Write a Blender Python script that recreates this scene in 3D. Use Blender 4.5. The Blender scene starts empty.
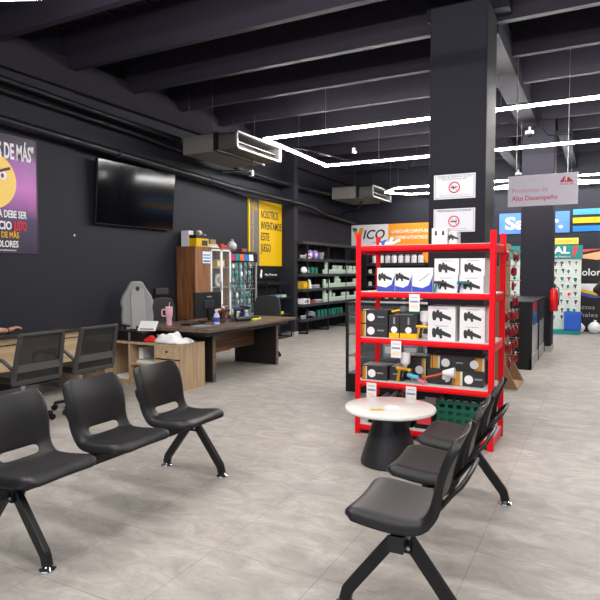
import bpy, bmesh, math, random
from mathutils import Vector, Matrix, Euler
random.seed(7)
PI = math.pi
SC = bpy.context.scene
COL = SC.collection

# ------------------------------------------------------------ camera, world, exposure
F = 575.0; HC = 1.43; PITCH = math.atan(28/575); YAW = math.radians(27.7)
cd = bpy.data.cameras.new('camera'); cam = bpy.data.objects.new('camera', cd); COL.objects.link(cam)
cam.location = (0, 0, HC); cam.rotation_euler = (PI/2-PITCH, 0, YAW)
cd.sensor_fit = 'HORIZONTAL'; cd.sensor_width = 36; cd.lens = 36*F/600; cd.clip_start = .05; cd.clip_end = 100
SC.camera = cam
SC.view_settings.view_transform = 'Standard'
try: SC.view_settings.look = 'None'
except Exception: pass
SC.view_settings.exposure = 0.12; SC.view_settings.gamma = 1
SC.view_settings.use_curve_mapping = False
LED_STRENGTH = 118.0
wd = bpy.data.worlds.new('world'); SC.world = wd; wd.use_nodes = True
bg = wd.node_tree.nodes['Background']; bg.inputs[0].default_value = (.75, .82, 1, 1); bg.inputs[1].default_value = 1.2

# all the light comes from the ceiling's led lines (built below) and the sky beyond the open shop front
# where a pixel's ray meets a plane of the room (used to read positions off the photo at a known depth)
fw = Vector((-math.sin(YAW)*math.cos(PITCH), math.cos(YAW)*math.cos(PITCH), -math.sin(PITCH)))
rt = Vector((math.cos(YAW), math.sin(YAW), 0)); upv = rt.cross(fw)
def at(px, py, X=None, Y=None, Z=None):
    r = fw*F + rt*(px-300) + upv*(300-py)
    if X is not None: t = X/r.x
    elif Y is not None: t = Y/r.y
    else: t = (Z-HC)/r.z
    return Vector((0, 0, HC)) + r*t
def xat(px, Y): return at(px, 280, Y=Y).x
def yat(px, X): return at(px, 280, X=X).y

# ------------------------------------------------------------ materials
MATS = {}
def mat(name, c, rough=.5, metal=0., spec=.5, noise=0., scale=8., bump=0., emit=None, es=0., alpha=1., trans=0., coat=0.):
    if name in MATS: return MATS[name]
    m = bpy.data.materials.new(name); m.use_nodes = True; nt = m.node_tree; N = nt.nodes; L = nt.links
    b = N['Principled BSDF']
    c4 = (c[0], c[1], c[2], 1)
    b.inputs['Base Color'].default_value = c4; b.inputs['Roughness'].default_value = rough
    b.inputs['Metallic'].default_value = metal; b.inputs['Specular IOR Level'].default_value = spec
    b.inputs['Alpha'].default_value = alpha; b.inputs['Transmission Weight'].default_value = trans
    b.inputs['Coat Weight'].default_value = coat
    tc = N.new('ShaderNodeTexCoord'); nz = N.new('ShaderNodeTexNoise'); nz.inputs['Scale'].default_value = scale; nz.inputs['Detail'].default_value = 5
    L.new(tc.outputs['Object'], nz.inputs['Vector'])
    mx = N.new('ShaderNodeMix'); mx.data_type = 'RGBA'; mx.blend_type = 'MULTIPLY'
    rp = N.new('ShaderNodeMapRange'); rp.inputs['To Min'].default_value = 1-noise; rp.inputs['To Max'].default_value = 1+noise
    L.new(nz.outputs['Fac'], rp.inputs['Value'])
    mx.inputs['Factor'].default_value = 1; mx.inputs['A'].default_value = c4
    L.new(rp.outputs['Result'], mx.inputs['B']); L.new(mx.outputs['Result'], b.inputs['Base Color'])
    if bump:
        bp = N.new('ShaderNodeBump'); bp.inputs['Strength'].default_value = bump; bp.inputs['Distance'].default_value = .01
        L.new(nz.outputs['Fac'], bp.inputs['Height']); L.new(bp.outputs['Normal'], b.inputs['Normal'])
    if emit:
        b.inputs['Emission Color'].default_value = (*emit, 1); b.inputs['Emission Strength'].default_value = es
    MATS[name] = m; return m
def s2l(r, g, b):
    f = lambda v: ((v/255+.055)/1.055)**2.4 if v > 10 else v/255/12.92
    return (f(r), f(g), f(b))

def wood(name, c1, c2, axis=2, scale=9., rough=.45):
    m = mat(name, c1, rough); nt = m.node_tree; N = nt.nodes; L = nt.links; b = N['Principled BSDF']
    tc = N.new('ShaderNodeTexCoord'); mp = N.new('ShaderNodeMapping'); s = [scale]*3; s[axis] = scale*.06
    mp.inputs['Scale'].default_value = s; nz = N.new('ShaderNodeTexNoise'); nz.inputs['Scale'].default_value = 3; nz.inputs['Detail'].default_value = 6
    cr = N.new('ShaderNodeValToRGB'); cr.color_ramp.elements[0].position = .35; cr.color_ramp.elements[1].position = .65
    cr.color_ramp.elements[0].color = (*c1, 1); cr.color_ramp.elements[1].color = (*c2, 1)
    L.new(tc.outputs['Object'], mp.inputs['Vector']); L.new(mp.outputs['Vector'], nz.inputs['Vector'])
    L.new(nz.outputs['Fac'], cr.inputs['Fac']); L.new(cr.outputs['Color'], b.inputs['Base Color'])
    return m
def floor_mat():
    m = bpy.data.materials.new('floor_tile'); m.use_nodes = True; nt = m.node_tree; N = nt.nodes; L = nt.links; b = N['Principled BSDF']
    g = N.new('ShaderNodeNewGeometry'); mp = N.new('ShaderNodeMapping'); mp.inputs['Location'].default_value = (-.06+.6*30, -2.37+.6*30, 0)
    L.new(g.outputs['Position'], mp.inputs['Vector'])
    br = N.new('ShaderNodeTexBrick'); br.offset = 0; br.squash = 1
    br.inputs['Scale'].default_value = 1; br.inputs['Brick Width'].default_value = .6; br.inputs['Row Height'].default_value = .6
    br.inputs['Mortar Size'].default_value = .0022; br.inputs['Mortar Smooth'].default_value = .3; br.inputs['Bias'].default_value = 0
    br.inputs['Color1'].default_value = (.97, .97, .97, 1); br.inputs['Color2'].default_value = (1, 1, 1, 1); br.inputs['Mortar'].default_value = (.66, .64, .61, 1)
    L.new(mp.outputs['Vector'], br.inputs['Vector'])
    n1 = N.new('ShaderNodeTexNoise'); n1.inputs['Scale'].default_value = 4.2; n1.inputs['Detail'].default_value = 12; n1.inputs['Roughness'].default_value = .74; n1.inputs['Distortion'].default_value = .8
    mp2 = N.new('ShaderNodeMapping'); mp2.inputs['Rotation'].default_value = (0, 0, .5); mp2.inputs['Scale'].default_value = (1, 1.7, 1)
    L.new(g.outputs['Position'], mp2.inputs['Vector']); L.new(mp2.outputs['Vector'], n1.inputs['Vector'])
    cr = N.new('ShaderNodeValToRGB'); e = cr.color_ramp.elements
    e[0].position = .34; e[0].color = (.30, .275, .25, 1); e[1].position = .68; e[1].color = (.50, .47, .435, 1)
    e2 = cr.color_ramp.elements.new(.51); e2.color = (.385, .352, .318, 1)
    L.new(n1.outputs['Fac'], cr.inputs['Fac'])
    mx = N.new('ShaderNodeMix'); mx.data_type = 'RGBA'; mx.blend_type = 'MULTIPLY'; mx.inputs['Factor'].default_value = 1
    L.new(cr.outputs['Color'], mx.inputs['A']); L.new(br.outputs['Color'], mx.inputs['B']); L.new(mx.outputs['Result'], b.inputs['Base Color'])
    n2 = N.new('ShaderNodeTexNoise'); n2.inputs['Scale'].default_value = 5; rr = N.new('ShaderNodeMapRange')
    rr.inputs['To Min'].default_value = .42; rr.inputs['To Max'].default_value = .6
    L.new(g.outputs['Position'], n2.inputs['Vector']); L.new(n2.outputs['Fac'], rr.inputs['Value']); L.new(rr.outputs['Result'], b.inputs['Roughness'])
    b.inputs['Specular IOR Level'].default_value = .35
    return m

M_WALL = mat('wall_paint', (.020, .0207, .030), .6, spec=.22, noise=.08, scale=1.5)
M_CEIL = mat('ceiling_paint', (.022, .018, .028), .8, spec=.2, noise=.1, scale=3)
M_BEAM = mat('beam_paint', (.022, .018, .029), .6, spec=.2, noise=.08, scale=3)
M_PILLAR = mat('pillar_paint', (.020, .0185, .027), .65, spec=.15, noise=.05, scale=2)
M_BLKP = mat('black_plastic', s2l(30, 29, 31), .42, spec=.4, noise=.06, scale=30, bump=.03)
M_BLKM = mat('black_metal', s2l(26, 26, 28), .38, spec=.4, noise=.04)
M_BLK = mat('black', s2l(16, 16, 18), .45, spec=.35)
M_DKGREY = mat('dark_grey', s2l(40, 40, 44), .5, spec=.35)
M_CHROME = mat('chrome', (.75, .75, .76), .12, 1)
M_STEEL = mat('steel', (.5, .5, .52), .3, 1)
M_RED = mat('red_paint', (.80, .004, .012), .36, noise=.03, spec=.22)
M_WHITE = mat('white', s2l(235, 235, 235), .5)
M_WHITEB = mat('white_card', s2l(228, 225, 226), .55, noise=.02)
M_CARD = mat('cardboard', s2l(160, 125, 95), .8, noise=.08)
M_OAK = wood('light_oak', s2l(190, 165, 132), s2l(168, 142, 110), 2, 7)
M_OAKH = wood('light_oak_horizontal', s2l(196, 170, 136), s2l(172, 146, 114), 1, 7)
M_WALN = wood('walnut', s2l(158, 106, 64), s2l(108, 69, 41), 2, 8)
M_WALNH = wood('walnut_horizontal', s2l(130, 92, 66), s2l(84, 58, 42), 1, 8)
M_DESK = wood('desk_laminate', s2l(118, 100, 86), s2l(84, 70, 60), 1, 7, .35)
M_DKLAM = wood('dark_laminate', s2l(46, 42, 42), s2l(38, 35, 35), 1, 6)
M_LED = mat('led', (1, 1, 1), .5, emit=(1, .975, .945), es=LED_STRENGTH)
M_LEDF = mat('led_dim', (1, 1, 1), .5, emit=(1, .975, .945), es=LED_STRENGTH*.38)
M_YEL = mat('yellow_print', s2l(228, 182, 8), .5, spec=.3)
M_ORANGE = mat('orange_print', s2l(245, 150, 25), .5)
M_BLUE = mat('blue_print', s2l(62, 70, 175), .45)
M_SKYB = mat('sky_blue', s2l(15, 115, 205), .45, spec=.3)
M_TEAL = mat('teal', s2l(0, 130, 130), .45)
M_GREEN = mat('green', s2l(20, 110, 85), .5)
M_INK = mat('dark_ink', s2l(48, 46, 48), .6)
M_REDINK = mat('red_ink', s2l(215, 50, 60), .6)
M_GREYINK = mat('grey_ink', s2l(140, 145, 155), .6)
M_BLKCARD = mat('black_card', s2l(46, 44, 45), .42)
M_GOLD = mat('gold', s2l(225, 170, 60), .3, .7)
M_GALV = mat('galvanised', s2l(175, 172, 170), .45, .35, noise=.12, scale=5)
M_SKIN = mat('skin', s2l(196, 142, 118), .5, noise=.05)
M_FABG = mat('grey_fabric', s2l(150, 148, 148), .9, noise=.08, scale=60, bump=.1)
M_CLOTHW = mat('white_cloth', s2l(235, 233, 232), .9, noise=.03, bump=.3)
M_CLOTHR = mat('red_cloth', s2l(205, 20, 28), .8)
M_MARBLE = mat('marble', s2l(236, 233, 228), .22, noise=.06, scale=6, coat=.3)
M_SCREEN = mat('screen_glass', s2l(8, 9, 13), .09, spec=.3)
M_PINK = mat('pink', s2l(232, 176, 190), .4)
M_LGREEN = mat('pale_green', s2l(176, 200, 180), .5, noise=.1)
M_CREAM = mat('cream', s2l(215, 220, 200), .5, noise=.1)
M_GLASS = mat('glass', (.5, .55, .55), .05, alpha=.07, spec=.3)
M_MESH = mat('chair_mesh', s2l(40, 40, 42), .7, alpha=.78)
M_FLOOR = floor_mat()
M_NEON = mat('neon_yellow', s2l(215, 235, 40), .5)
M_PURP = mat('purple', s2l(150, 130, 205), .5)
M_LILAC = mat('sign_lilac', s2l(238, 230, 244), .5)
M_SAY = mat('sign_blue', s2l(82, 130, 228), .5, spec=.3)

ORDN = ['topmost', 'second', 'third', 'fourth', 'fifth', 'sixth', 'seventh', 'eighth', 'ninth']
# ------------------------------------------------------------ mesh builder
class MB:
    def __init__(s): s.v = []; s.f = []
    def add(s, vs, fs):
        o = len(s.v); s.v += [tuple(v) for v in vs]; s.f += [tuple(i+o for i in f) for f in fs]; return s
    def box(s, x0, x1, y0, y1, z0, z1, M=None):
        vs = [Vector((x, y, z)) for x in (x0, x1) for y in (y0, y1) for z in (z0, z1)]
        if M: vs = [M @ v for v in vs]
        return s.add(vs, [(0, 1, 3, 2), (4, 6, 7, 5), (0, 4, 5, 1), (2, 3, 7, 6), (0, 2, 6, 4), (1, 5, 7, 3)])
    def cyl(s, p, q, r, r2=None, n=14, cap=True):
        p = Vector(p); q = Vector(q); r2 = r if r2 is None else r2; d = (q-p).normalized()
        a = d.cross(Vector((0, 0, 1))) if abs(d.z) < .95 else d.cross(Vector((1, 0, 0)))
        a.normalize(); b = d.cross(a)
        vs = [p+(a*math.cos(2*PI*i/n)+b*math.sin(2*PI*i/n))*r for i in range(n)] + [q+(a*math.cos(2*PI*i/n)+b*math.sin(2*PI*i/n))*r2 for i in range(n)]
        fs = [(i, (i+1) % n, n+(i+1) % n, n+i) for i in range(n)]
        if cap: fs += [tuple(range(n-1, -1, -1)), tuple(range(n, 2*n))]
        return s.add(vs, fs)
    def bar(s, p, q, w, h, upd=(0, 0, 1)):
        p = Vector(p); q = Vector(q); d = (q-p).normalized(); u = Vector(upd)
        a = d.cross(u)
        if a.length < .01: a = d.cross(Vector((0, 1, 0)))
        a.normalize(); b = a.cross(d)
        vs = [o+a*sx*w/2+b*sy*h/2 for o in (p, q) for sx, sy in ((-1, -1), (1, -1), (1, 1), (-1, 1))]
        return s.add(vs, [(0, 1, 2, 3), (7, 6, 5, 4), (0, 4, 5, 1), (1, 5, 6, 2), (2, 6, 7, 3), (3, 7, 4, 0)])
    def tube(s, pts, r, n=10, rad=None):
        P = [Vector(p) for p in pts]; rings = []
        prev = None
        for i, p in enumerate(P):
            d = (P[min(i+1, len(P)-1)]-P[max(i-1, 0)]).normalized()
            if prev is None:
                a = d.cross(Vector((0, 0, 1)))
                if a.length < .1: a = d.cross(Vector((0, 1, 0)))
            else: a = prev-d*prev.dot(d)
            a.normalize(); prev = a; b = d.cross(a); rr = rad[i] if rad else r
            rings.append([p+(a*math.cos(2*PI*k/n)+b*math.sin(2*PI*k/n))*rr for k in range(n)])
        vs = [v for R in rings for v in R]; m = len(P)
        fs = [(i*n+k, i*n+(k+1) % n, (i+1)*n+(k+1) % n, (i+1)*n+k) for i in range(m-1) for k in range(n)]
        fs += [tuple(range(n-1, -1, -1)), tuple((m-1)*n+k for k in range(n))]
        return s.add(vs, fs)
    def lathe(s, prof, c=(0, 0, 0), n=24):
        vs = []; c = Vector(c)
        for r, z in prof: vs += [c+Vector((max(r, .0004)*math.cos(2*PI*k/n), max(r, .0004)*math.sin(2*PI*k/n), z)) for k in range(n)]
        m = len(prof); fs = [(i*n+k, i*n+(k+1) % n, (i+1)*n+(k+1) % n, (i+1)*n+k) for i in range(m-1) for k in range(n)]
        fs += [tuple(range(n-1, -1, -1)), tuple((m-1)*n+k for k in range(n))]
        return s.add(vs, fs)
    def prism(s, poly, y0, y1, M=None):   # poly in xz, extruded along y
        n = len(poly); vs = [Vector((x, y0, z)) for x, z in poly]+[Vector((x, y1, z)) for x, z in poly]
        if M: vs = [M @ v for v in vs]
        return s.add(vs, [tuple(range(n)), tuple(range(2*n-1, n-1, -1))]+[(i, n+i, n+(i+1) % n, (i+1) % n) for i in range(n)])
    def blob(s, c, r, sc=(1, 1, 1), nz=.0, sd=0, n=12):
        rnd = random.Random(sd); vs = []; c = Vector(c); m = n//2
        for i in range(m+1):
            th = PI*i/m
            for k in range(n):
                ph = 2*PI*k/n; q = r*(1+rnd.uniform(-nz, nz))
                vs.append(c+Vector((q*sc[0]*math.sin(th)*math.cos(ph), q*sc[1]*math.sin(th)*math.sin(ph), q*sc[2]*math.cos(th))))
        return s.add(vs, [(i*n+k, (i+1)*n+k, (i+1)*n+(k+1) % n, i*n+(k+1) % n) for i in range(m) for k in range(n)])
    def build(s, name, m, parent=None, loc=None, rz=0, smooth=False, bevel=0, seg=2, sub=0):
        me = bpy.data.meshes.new(name); me.from_pydata(s.v, [], s.f); me.update()
        bm = bmesh.new(); bm.from_mesh(me); bmesh.ops.remove_doubles(bm, verts=bm.verts, dist=1e-5)
        bmesh.ops.recalc_face_normals(bm, faces=bm.faces); bm.to_mesh(me); bm.free()
        me.materials.append(m)
        o = bpy.data.objects.new(name, me); COL.objects.link(o)
        if parent: o.parent = parent
        if loc is not None: o.location = loc
        o.rotation_euler.z = rz
        if bevel:
            b = o.modifiers.new('bevel', 'BEVEL'); b.width = bevel; b.segments = seg; b.limit_method = 'ANGLE'; b.angle_limit = .6
        if sub:
            b = o.modifiers.new('sub', 'SUBSURF'); b.levels = sub; b.render_levels = sub
        if smooth:
            for p in me.polygons: p.use_smooth = True
            if not sub:
                try: me.set_sharp_from_angle(angle=math.radians(38))
                except Exception: pass
        return o
def tag(o, label=None, cat=None, group=None, kind=None):
    if label: o['label'] = label
    if cat: o['category'] = cat
    if group: o['group'] = group
    if kind: o['kind'] = kind
    return o
def thing(name, label, cat, loc=(0, 0, 0), rz=0, group=None):
    o = bpy.data.objects.new(name, None); COL.objects.link(o); o.location = loc; o.rotation_euler.z = rz; o.empty_display_size = .1
    return tag(o, label, cat, group)
def struct(name, mb, m, **k): return tag(mb.build(name, m, **k), kind='structure')
def copy_tree(o, parent=None):
    c = o.copy(); COL.objects.link(c)
    if parent: c.parent = parent
    for ch in list(o.children): copy_tree(ch, c)
    return c
def dup(root, loc, rz, label=None, group=None):
    c = copy_tree(root); c.location = loc; c.rotation_euler.z = rz
    if label: c['label'] = label
    if group: c['group'] = group
    return c
def box_thing(name, label, cat, m, c, dx, dy, dz, rz=0, group=None, panel=None, pm=None, bevel=.002):
    t = thing(name, label, cat, c, rz, group)
    MB().box(-dx/2, dx/2, -dy/2, dy/2, 0, dz).build('body', m, t, bevel=bevel)
    if panel == 'y': MB().box(-dx*.38, dx*.38, -dy/2-.0012, -dy/2, dz*.25, dz*.75).build('printed_panel', pm, t)
    if panel == 'x': MB().box(dx/2, dx/2+.0012, -dy*.38, dy*.38, dz*.2, dz*.75).build('printed_panel', pm, t)
    return t
FRONT = (PI/2, 0, 0)        # lettering read from -y
WALLX = (PI/2, 0, PI/2)     # lettering read from +x
def text(name, s, size, m, parent, loc, rot, w=None, bold=0., align='LEFT', depth=.0015, sx=1.):
    cu = bpy.data.curves.new(name, 'FONT'); cu.body = s; cu.size = size; cu.offset = bold*size; cu.extrude = depth; cu.align_x = align; cu.align_y = 'CENTER'
    cu.resolution_u = 3
    t = bpy.data.objects.new(name, cu); COL.objects.link(t)
    bpy.context.view_layer.update()
    me = bpy.data.meshes.new_from_object(t.evaluated_get(bpy.context.evaluated_depsgraph_get()))
    wd_ = max(t.dimensions.x, .001)
    bpy.data.objects.remove(t); me.name = name; me.materials.clear(); me.materials.append(m)
    o = bpy.data.objects.new(name, me); COL.objects.link(o)
    if parent: o.parent = parent
    k = (w/wd_) if w else sx
    me.transform(Matrix.Diagonal((k, 1, 1, 1)))
    o.location = loc; o.rotation_euler = rot
    return o

# ------------------------------------------------------------ the room
XL = -6.4; XR = 5.0; YB = 15.35; YF = -3.5; ZC = 4.6
struct('floor', MB().box(XL-.2, XR+.2, YF-.2, YB+.2, -.1, 0), M_FLOOR)
struct('ceiling', MB().box(XL-.2, XR+.2, YF-.2, YB+.2, ZC, ZC+.1), M_CEIL)
struct('wall_left', MB().box(XL-.2, XL, YF-.2, YB+.2, 0, ZC), M_WALL)
struct('wall_back', MB().box(XL, XR, YB, YB+.2, 0, ZC), M_WALL)
struct('wall_right', MB().box(XR, XR+.2, YF, YB, 0, ZC), M_WALL)
w = MB(); w.box(XL, -5.6, YF-.2, YF, 0, ZC); w.box(3.2, XR, YF-.2, YF, 0, ZC); w.box(-5.6, 3.2, YF-.2, YF, 3.4, ZC)
struct('wall_front', w, M_WALL)
# shallow step in the wall behind the poster
struct('trim_1', MB().box(XL, XL+.03, YF, 5.55, 0, ZC), M_WALL)
struct('wall_pilaster', MB().box(XL, -6.07, 11.28, 11.45, 0, ZC), M_WALL)
struct('baseboard_left', MB().box(-6.07, -6.055, 11.27, 11.46, 0, .09).box(XL, -6.055, 11.265, 11.28, 0, .09), mat('baseboard_grey', s2l(170, 168, 165), .5))
# ceiling joists
for i in range(17):
    y = 4.36+1.11*(i-6)
    if y < YF+.2 or y > YB-.2: continue
    b = MB(); b.prism([(y-.045, 4.1), (y+.045, 4.1), (y+.14, ZC), (y-.14, ZC)], XL, XR, Matrix(((0, 1, 0, 0), (1, 0, 0, 0), (0, 0, 1, 0), (0, 0, 0, 1))))
    struct('trim_%d' % (i+10), b, M_BEAM)
# ribs of the ceiling deck between the joists
b = MB()
x = XL+.1
while x < XR:
    b.box(x, x+.05, YF, YB, ZC-.035, ZC); x += .3
struct('trim_30', b, M_CEIL)
struct('trim_31', MB().box(XL, XL+.12, YF, YB, 3.85, 4.25), M_CEIL)
for yj, nm in ((7.58, 32),):
    b = MB()
    for k in range(26): b.box(-5.6+.36*k, -5.6+.36*k+.13, yj-.145, yj-.10, 4.46, 4.485)
    struct('trim_%d' % nm, b, mat('clip_grey', s2l(150, 150, 155), .5))
# pillars
def pillar(n, x0, x1, y0, y1):
    p = MB(); p.box(x0, x1, y0, y1, 0, 4.14)
    o = struct(n, p, M_PILLAR, bevel=.012)
    struct('baseboard_'+n.split('_')[-1], MB().box(x0-.012, x1+.012, y0-.012, y1+.012, 0, .1), MATS['baseboard_grey'])
pillar('wall_pillar_near', -1.63, -1.055, 6.0, 6.56)
pillar('wall_pillar_far', -1.33, -.79, 11.16, 11.7)
struct('trim_40', MB().box(-1.35, -1.05, 6.6, 11.16, 4.0, 4.35), M_PILLAR)
struct('trim_41', MB().box(-1.95, -1.75, 12.3, 15.3, 3.9, 4.2), M_PILLAR)
struct('trim_42', MB().box(-.76, -.58, 11.4, 15.3, 3.9, 4.2), M_PILLAR)
# plate where the near pillar meets the ceiling beam
struct('trim_43', MB().box(-1.75, -.9, 6.3, 6.6, 4.14, 4.5), M_PILLAR)

# ------------------------------------------------------------ LED light lines
def led_loop(label, pts, z, closed=True, lm=None):
    t = thing('led_light_line', label, 'ceiling light', (pts[0][0], pts[0][1], z), group=None)
    o = Vector((pts[0][0], pts[0][1], 0)); P = [Vector((a, b_, 0))-o for a, b_ in pts]
    hs = MB(); lt = MB(); n = len(P)
    for i in range(n if closed else n-1):
        a = P[i]; c = P[(i+1) % n]
        hs.bar(a+Vector((0, 0, .028)), c+Vector((0, 0, .028)), .04, .025); lt.bar(a, c, .036, .03)
    hs.build('housing', M_BLKM, t); lt.build('diffuser', lm or M_LED, t)
    for i in range(n if closed else n-1):
        a = P[i]; c = P[(i+1) % n]
        for f in ((.15, .5, .85) if (c-a).length > 3 else (.5,)):
            q = a.lerp(c, f); MB().cyl(q+Vector((0, 0, .04)), q+Vector((0, 0, ZC-z)), .003, n=5).build('suspension_wire', M_STEEL, t)
    return t
led_loop('long rectangular outline of white led light hanging in front of the near air duct unit', [(-4.85, 8.0), (2.4, 8.0), (2.4, 10.58), (-4.95, 10.58)], 3.56)
led_loop('small far led outline with a pointed end near the back wall', [(-4.95, 14.15), (-4.5, 13.55), (2.0, 13.55), (2.6, 14.15), (2.0, 14.75), (-4.5, 14.75)], 3.46, lm=M_LEDF)
led_loop('zigzag led line hanging beyond the lilac hanging sign', [(-3.4, 13.75), (-2.3, 14.55), (-1.2, 13.75), (-.1, 14.55), (1.0, 13.75)], 3.46, closed=False, lm=M_LEDF)
led_loop('led outline light overhead at the top left corner of the picture', [(-3.85, 3.12), (1.9, 3.12), (2.6, 2.0), (1.9, .9), (-3.85, .9), (-4.75, 2.74)], 3.56)

# ------------------------------------------------------------ pipes and conduits on the left wall
def pipe(name, label, cat, pts, r, m, clips=()):
    t = thing(name, label, cat, pts[0]); o = Vector(pts[0])
    MB().tube([Vector(p)-o for p in pts], r, 12).build('pipe_run', m, t, smooth=True)
    k = MB()
    for c in clips:
        c = Vector(c)-o; k.cyl(c-Vector((0, .015, 0)), c+Vector((0, .015, 0)), r*1.25, n=12)
    if clips: k.build('clamps', M_DKGREY, t)
    return t
MP = mat('pipe_paint', s2l(24, 23, 28), .4, spec=.35)
pts = [(-6.22, y, 3.235-.036*(y-3.4)) for y in (0.5, 3.4, 6, 9)]+[(-5.99, 11.2, 2.955), (-5.99, 12, 2.93), (-6.2, 13.2, 2.88), (-6.22, 15.2, 2.82)]
pipe('drain_pipe', 'thick black drain pipe sloping along the left wall above the television', 'pipe', pts, .055, MP, [(-6.22, y, 3.235-.036*(y-3.4)) for y in (4, 6.2, 8.4)])
pipe('insulated_pipe', 'pair of black insulated pipes high on the left wall, upper one', 'pipe', [(-6.25, .5, 3.76), (-6.25, 4.4, 3.68), (-6.25, 5.9, 3.64), (-6.2, 7.55, 3.6)], .04, MP)
pipe('insulated_pipe', 'lower black insulated pipe running to the near air duct unit', 'pipe', [(-6.3, .5, 3.6), (-6.3, 4.4, 3.57), (-6.3, 6.5, 3.52), (-6.25, 7.7, 3.45)], .035, MP)
pipe('insulated_pipe', 'black pipe leaving the near air duct unit towards the far one', 'pipe', [(-6.0, 8.9, 3.35), (-6.1, 9.6, 3.36), (-6.15, 11, 3.35), (-6.1, 13.2, 3.38)], .045, MP)
pipe('conduit', 'thin conduit sweeping along the ceiling between the two air duct units', 'conduit', [(-5.4, 8.9, 3.66), (-5.0, 9.6, 3.72), (-4.7, 11, 3.73), (-4.2, 12.2, 3.74), (-3.9, 12.6, 3.75), (-3.75, 12.7, 3.95), (-3.75, 12.7, 4.4)], .018, MP)
pipe('conduit', 'black elbow pipe going down to the wall below the far air duct unit', 'conduit', [(-5.5, 13.9, 3.25), (-5.6, 13.9, 3.08), (-6.05, 14.1, 3.0), (-6.3, 14.5, 3.0)], .03, MP)
pipe('conduit', 'thin looping conduit beside the dome camera on the ceiling girder', 'conduit', [(-1.35, 10.6, 4.02), (-1.6, 10.6, 3.97), (-1.75, 10.6, 4.05), (-1.9, 10.6, 4.2)], .012, MP)
pipe('conduit', 'thin conduit hooking down right of the dome camera', 'conduit', [(-.98, 10.6, 4.1), (-.95, 10.6, 3.85), (-.85, 10.6, 3.72), (-.4, 10.6, 3.7), (0, 10.6, 3.75), (0, 10.6, 4.1)], .012, MP)

# ------------------------------------------------------------ ducted air units
M_AC = mat('ac_panel', s2l(128, 122, 118), .5, .1, noise=.06)
M_ACI = mat('ac_inner', s2l(84, 82, 80), .5, .1)
def ac_unit(label, y0, y1, z0, z1, xo, xb):
    t = thing('duct_air_unit', label, 'air conditioner', (xo, y0, z0)); L = y1-y0; H = z1-z0; D = xo-xb
    MB().box(-D, -.44, .0, L, -.04, H).build('body', M_AC, t, bevel=.01)
    MB().box(-.44, -.36, -.012, L+.012, -.03, H+.012).build('flange', M_BLKM, t)
    d = MB(); d.box(-.42, -.02, .02, L-.02, -.015, .0); d.box(-.42, -.02, .02, L-.02, H-.03, H-.015); d.box(-.42, -.02, .02, .035, 0, H-.015); d.box(-.42, -.02, L-.035, L-.02, 0, H-.015); d.box(-.42, -.40, .02, L-.02, 0, H-.015)
    d.build('plenum', M_ACI, t)
    f = MB(); fr = .028
    f.box(-.02, .01, -.01, L+.01, -.03, -.03+fr); f.box(-.02, .01, -.01, L+.01, H-fr, H); f.box(-.02, .01, -.01, -.01+fr, -.03, H); f.box(-.02, .01, L+.01-fr, L+.01, -.03, H)
    f.build('outlet_frame', mat('ac_frame', s2l(150, 150, 146), .5, .1), t)
    v = MB(); v.bar((-.1, .05, H*.42), (-.1, L-.05, H*.42), .06, .012); v.build('outlet_vane', M_ACI, t)
    MB().box(-.36, -.33, -.012, L+.012, -.045, -.025).build('flange_edge', MATS['ac_frame'], t)
    h = MB()
    for yy in (.06, L-.06):
        for xx in (-D+.08, -.5): h.cyl((xx, yy, H), (xx, yy, ZC-z0), .006, n=6)
    h.build('hanging_rods', M_DKGREY, t)
    return t
ac_unit('near grey ducted air unit hanging by the left wall with open outlet', 7.45, 8.8, 3.36, 3.60, -5.0, -6.05)
ac_unit('far smaller looking ducted air unit hanging in the back left corner', 13.35, 14.7, 3.30, 3.56, -5.0, -6.1)
t = thing('drain_pump', 'small white pump and black hoses under the near air unit', 'pump', (-5.3, 8.3, 3.07))
MB().box(-.03, .03, 0, .06, -.02, .08).build('pump_body', M_WHITE, t, bevel=.005)
MB().tube([(0, 0, .02), (-.1, -.3, .02), (-.3, -.4, .0)], .03).build('hose', M_BLKM, t, smooth=True)
MB().tube([(0, .03, .08), (0, .05, .29)], .008).build('hanger', M_BLKM, t)

# ------------------------------------------------------------ cameras and sensors at the ceiling
def dome(label, loc, name='dome_camera'):
    t = thing(name, label, 'camera', loc)
    MB().lathe([(.0, .0), (.07, .0), (.075, .02), (.07, .05), (0, .05)]).build('base', M_WHITE, t, smooth=True)
    MB().lathe([(0, -.055), (.025, -.05), (.045, -.03), (.052, 0)]).build('dome', M_SCREEN, t, smooth=True)
    MB().cyl((0, 0, .05), (0, 0, .12), .02).build('mount', M_WHITE, t)
    return t
dome('white dome camera at the end of the ceiling girder', (-1.2, 11.05, 3.88))
dome('white dome camera just above the lilac hanging sign', (-1.85, 14.9, 3.78))
t = thing('motion_sensor', 'small white sensor hanging between the two long led lines', 'sensor', (-4.33, 10.5, 3.8))
MB().box(-.03, .03, -.03, .03, -.06, .04).build('sensor_body', M_WHITE, t, bevel=.01); MB().cyl((0, 0, .04), (0, 0, .8), .006, n=6).build('rod', M_DKGREY, t)
MB().blob((.04, -.02, -.05), .03).build('lens', M_WHITE, t, smooth=True)

# ------------------------------------------------------------ television
t = thing('television', 'large black flat television mounted on the left wall', 'television', (-6.345, 5.85, 2.11))
t.rotation_euler.y = .07
MB().box(-.02, .03, 0, 1.65, 0, .92).build('casing', M_BLK, t, bevel=.008)
MB().box(.0305, .033, .012, 1.638, .016, .908).build('screen', M_SCREEN, t)
MB().box(-.04, -.02, .5, 1.1, .2, .7).build('wall_bracket', M_BLKM, t)

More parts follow.
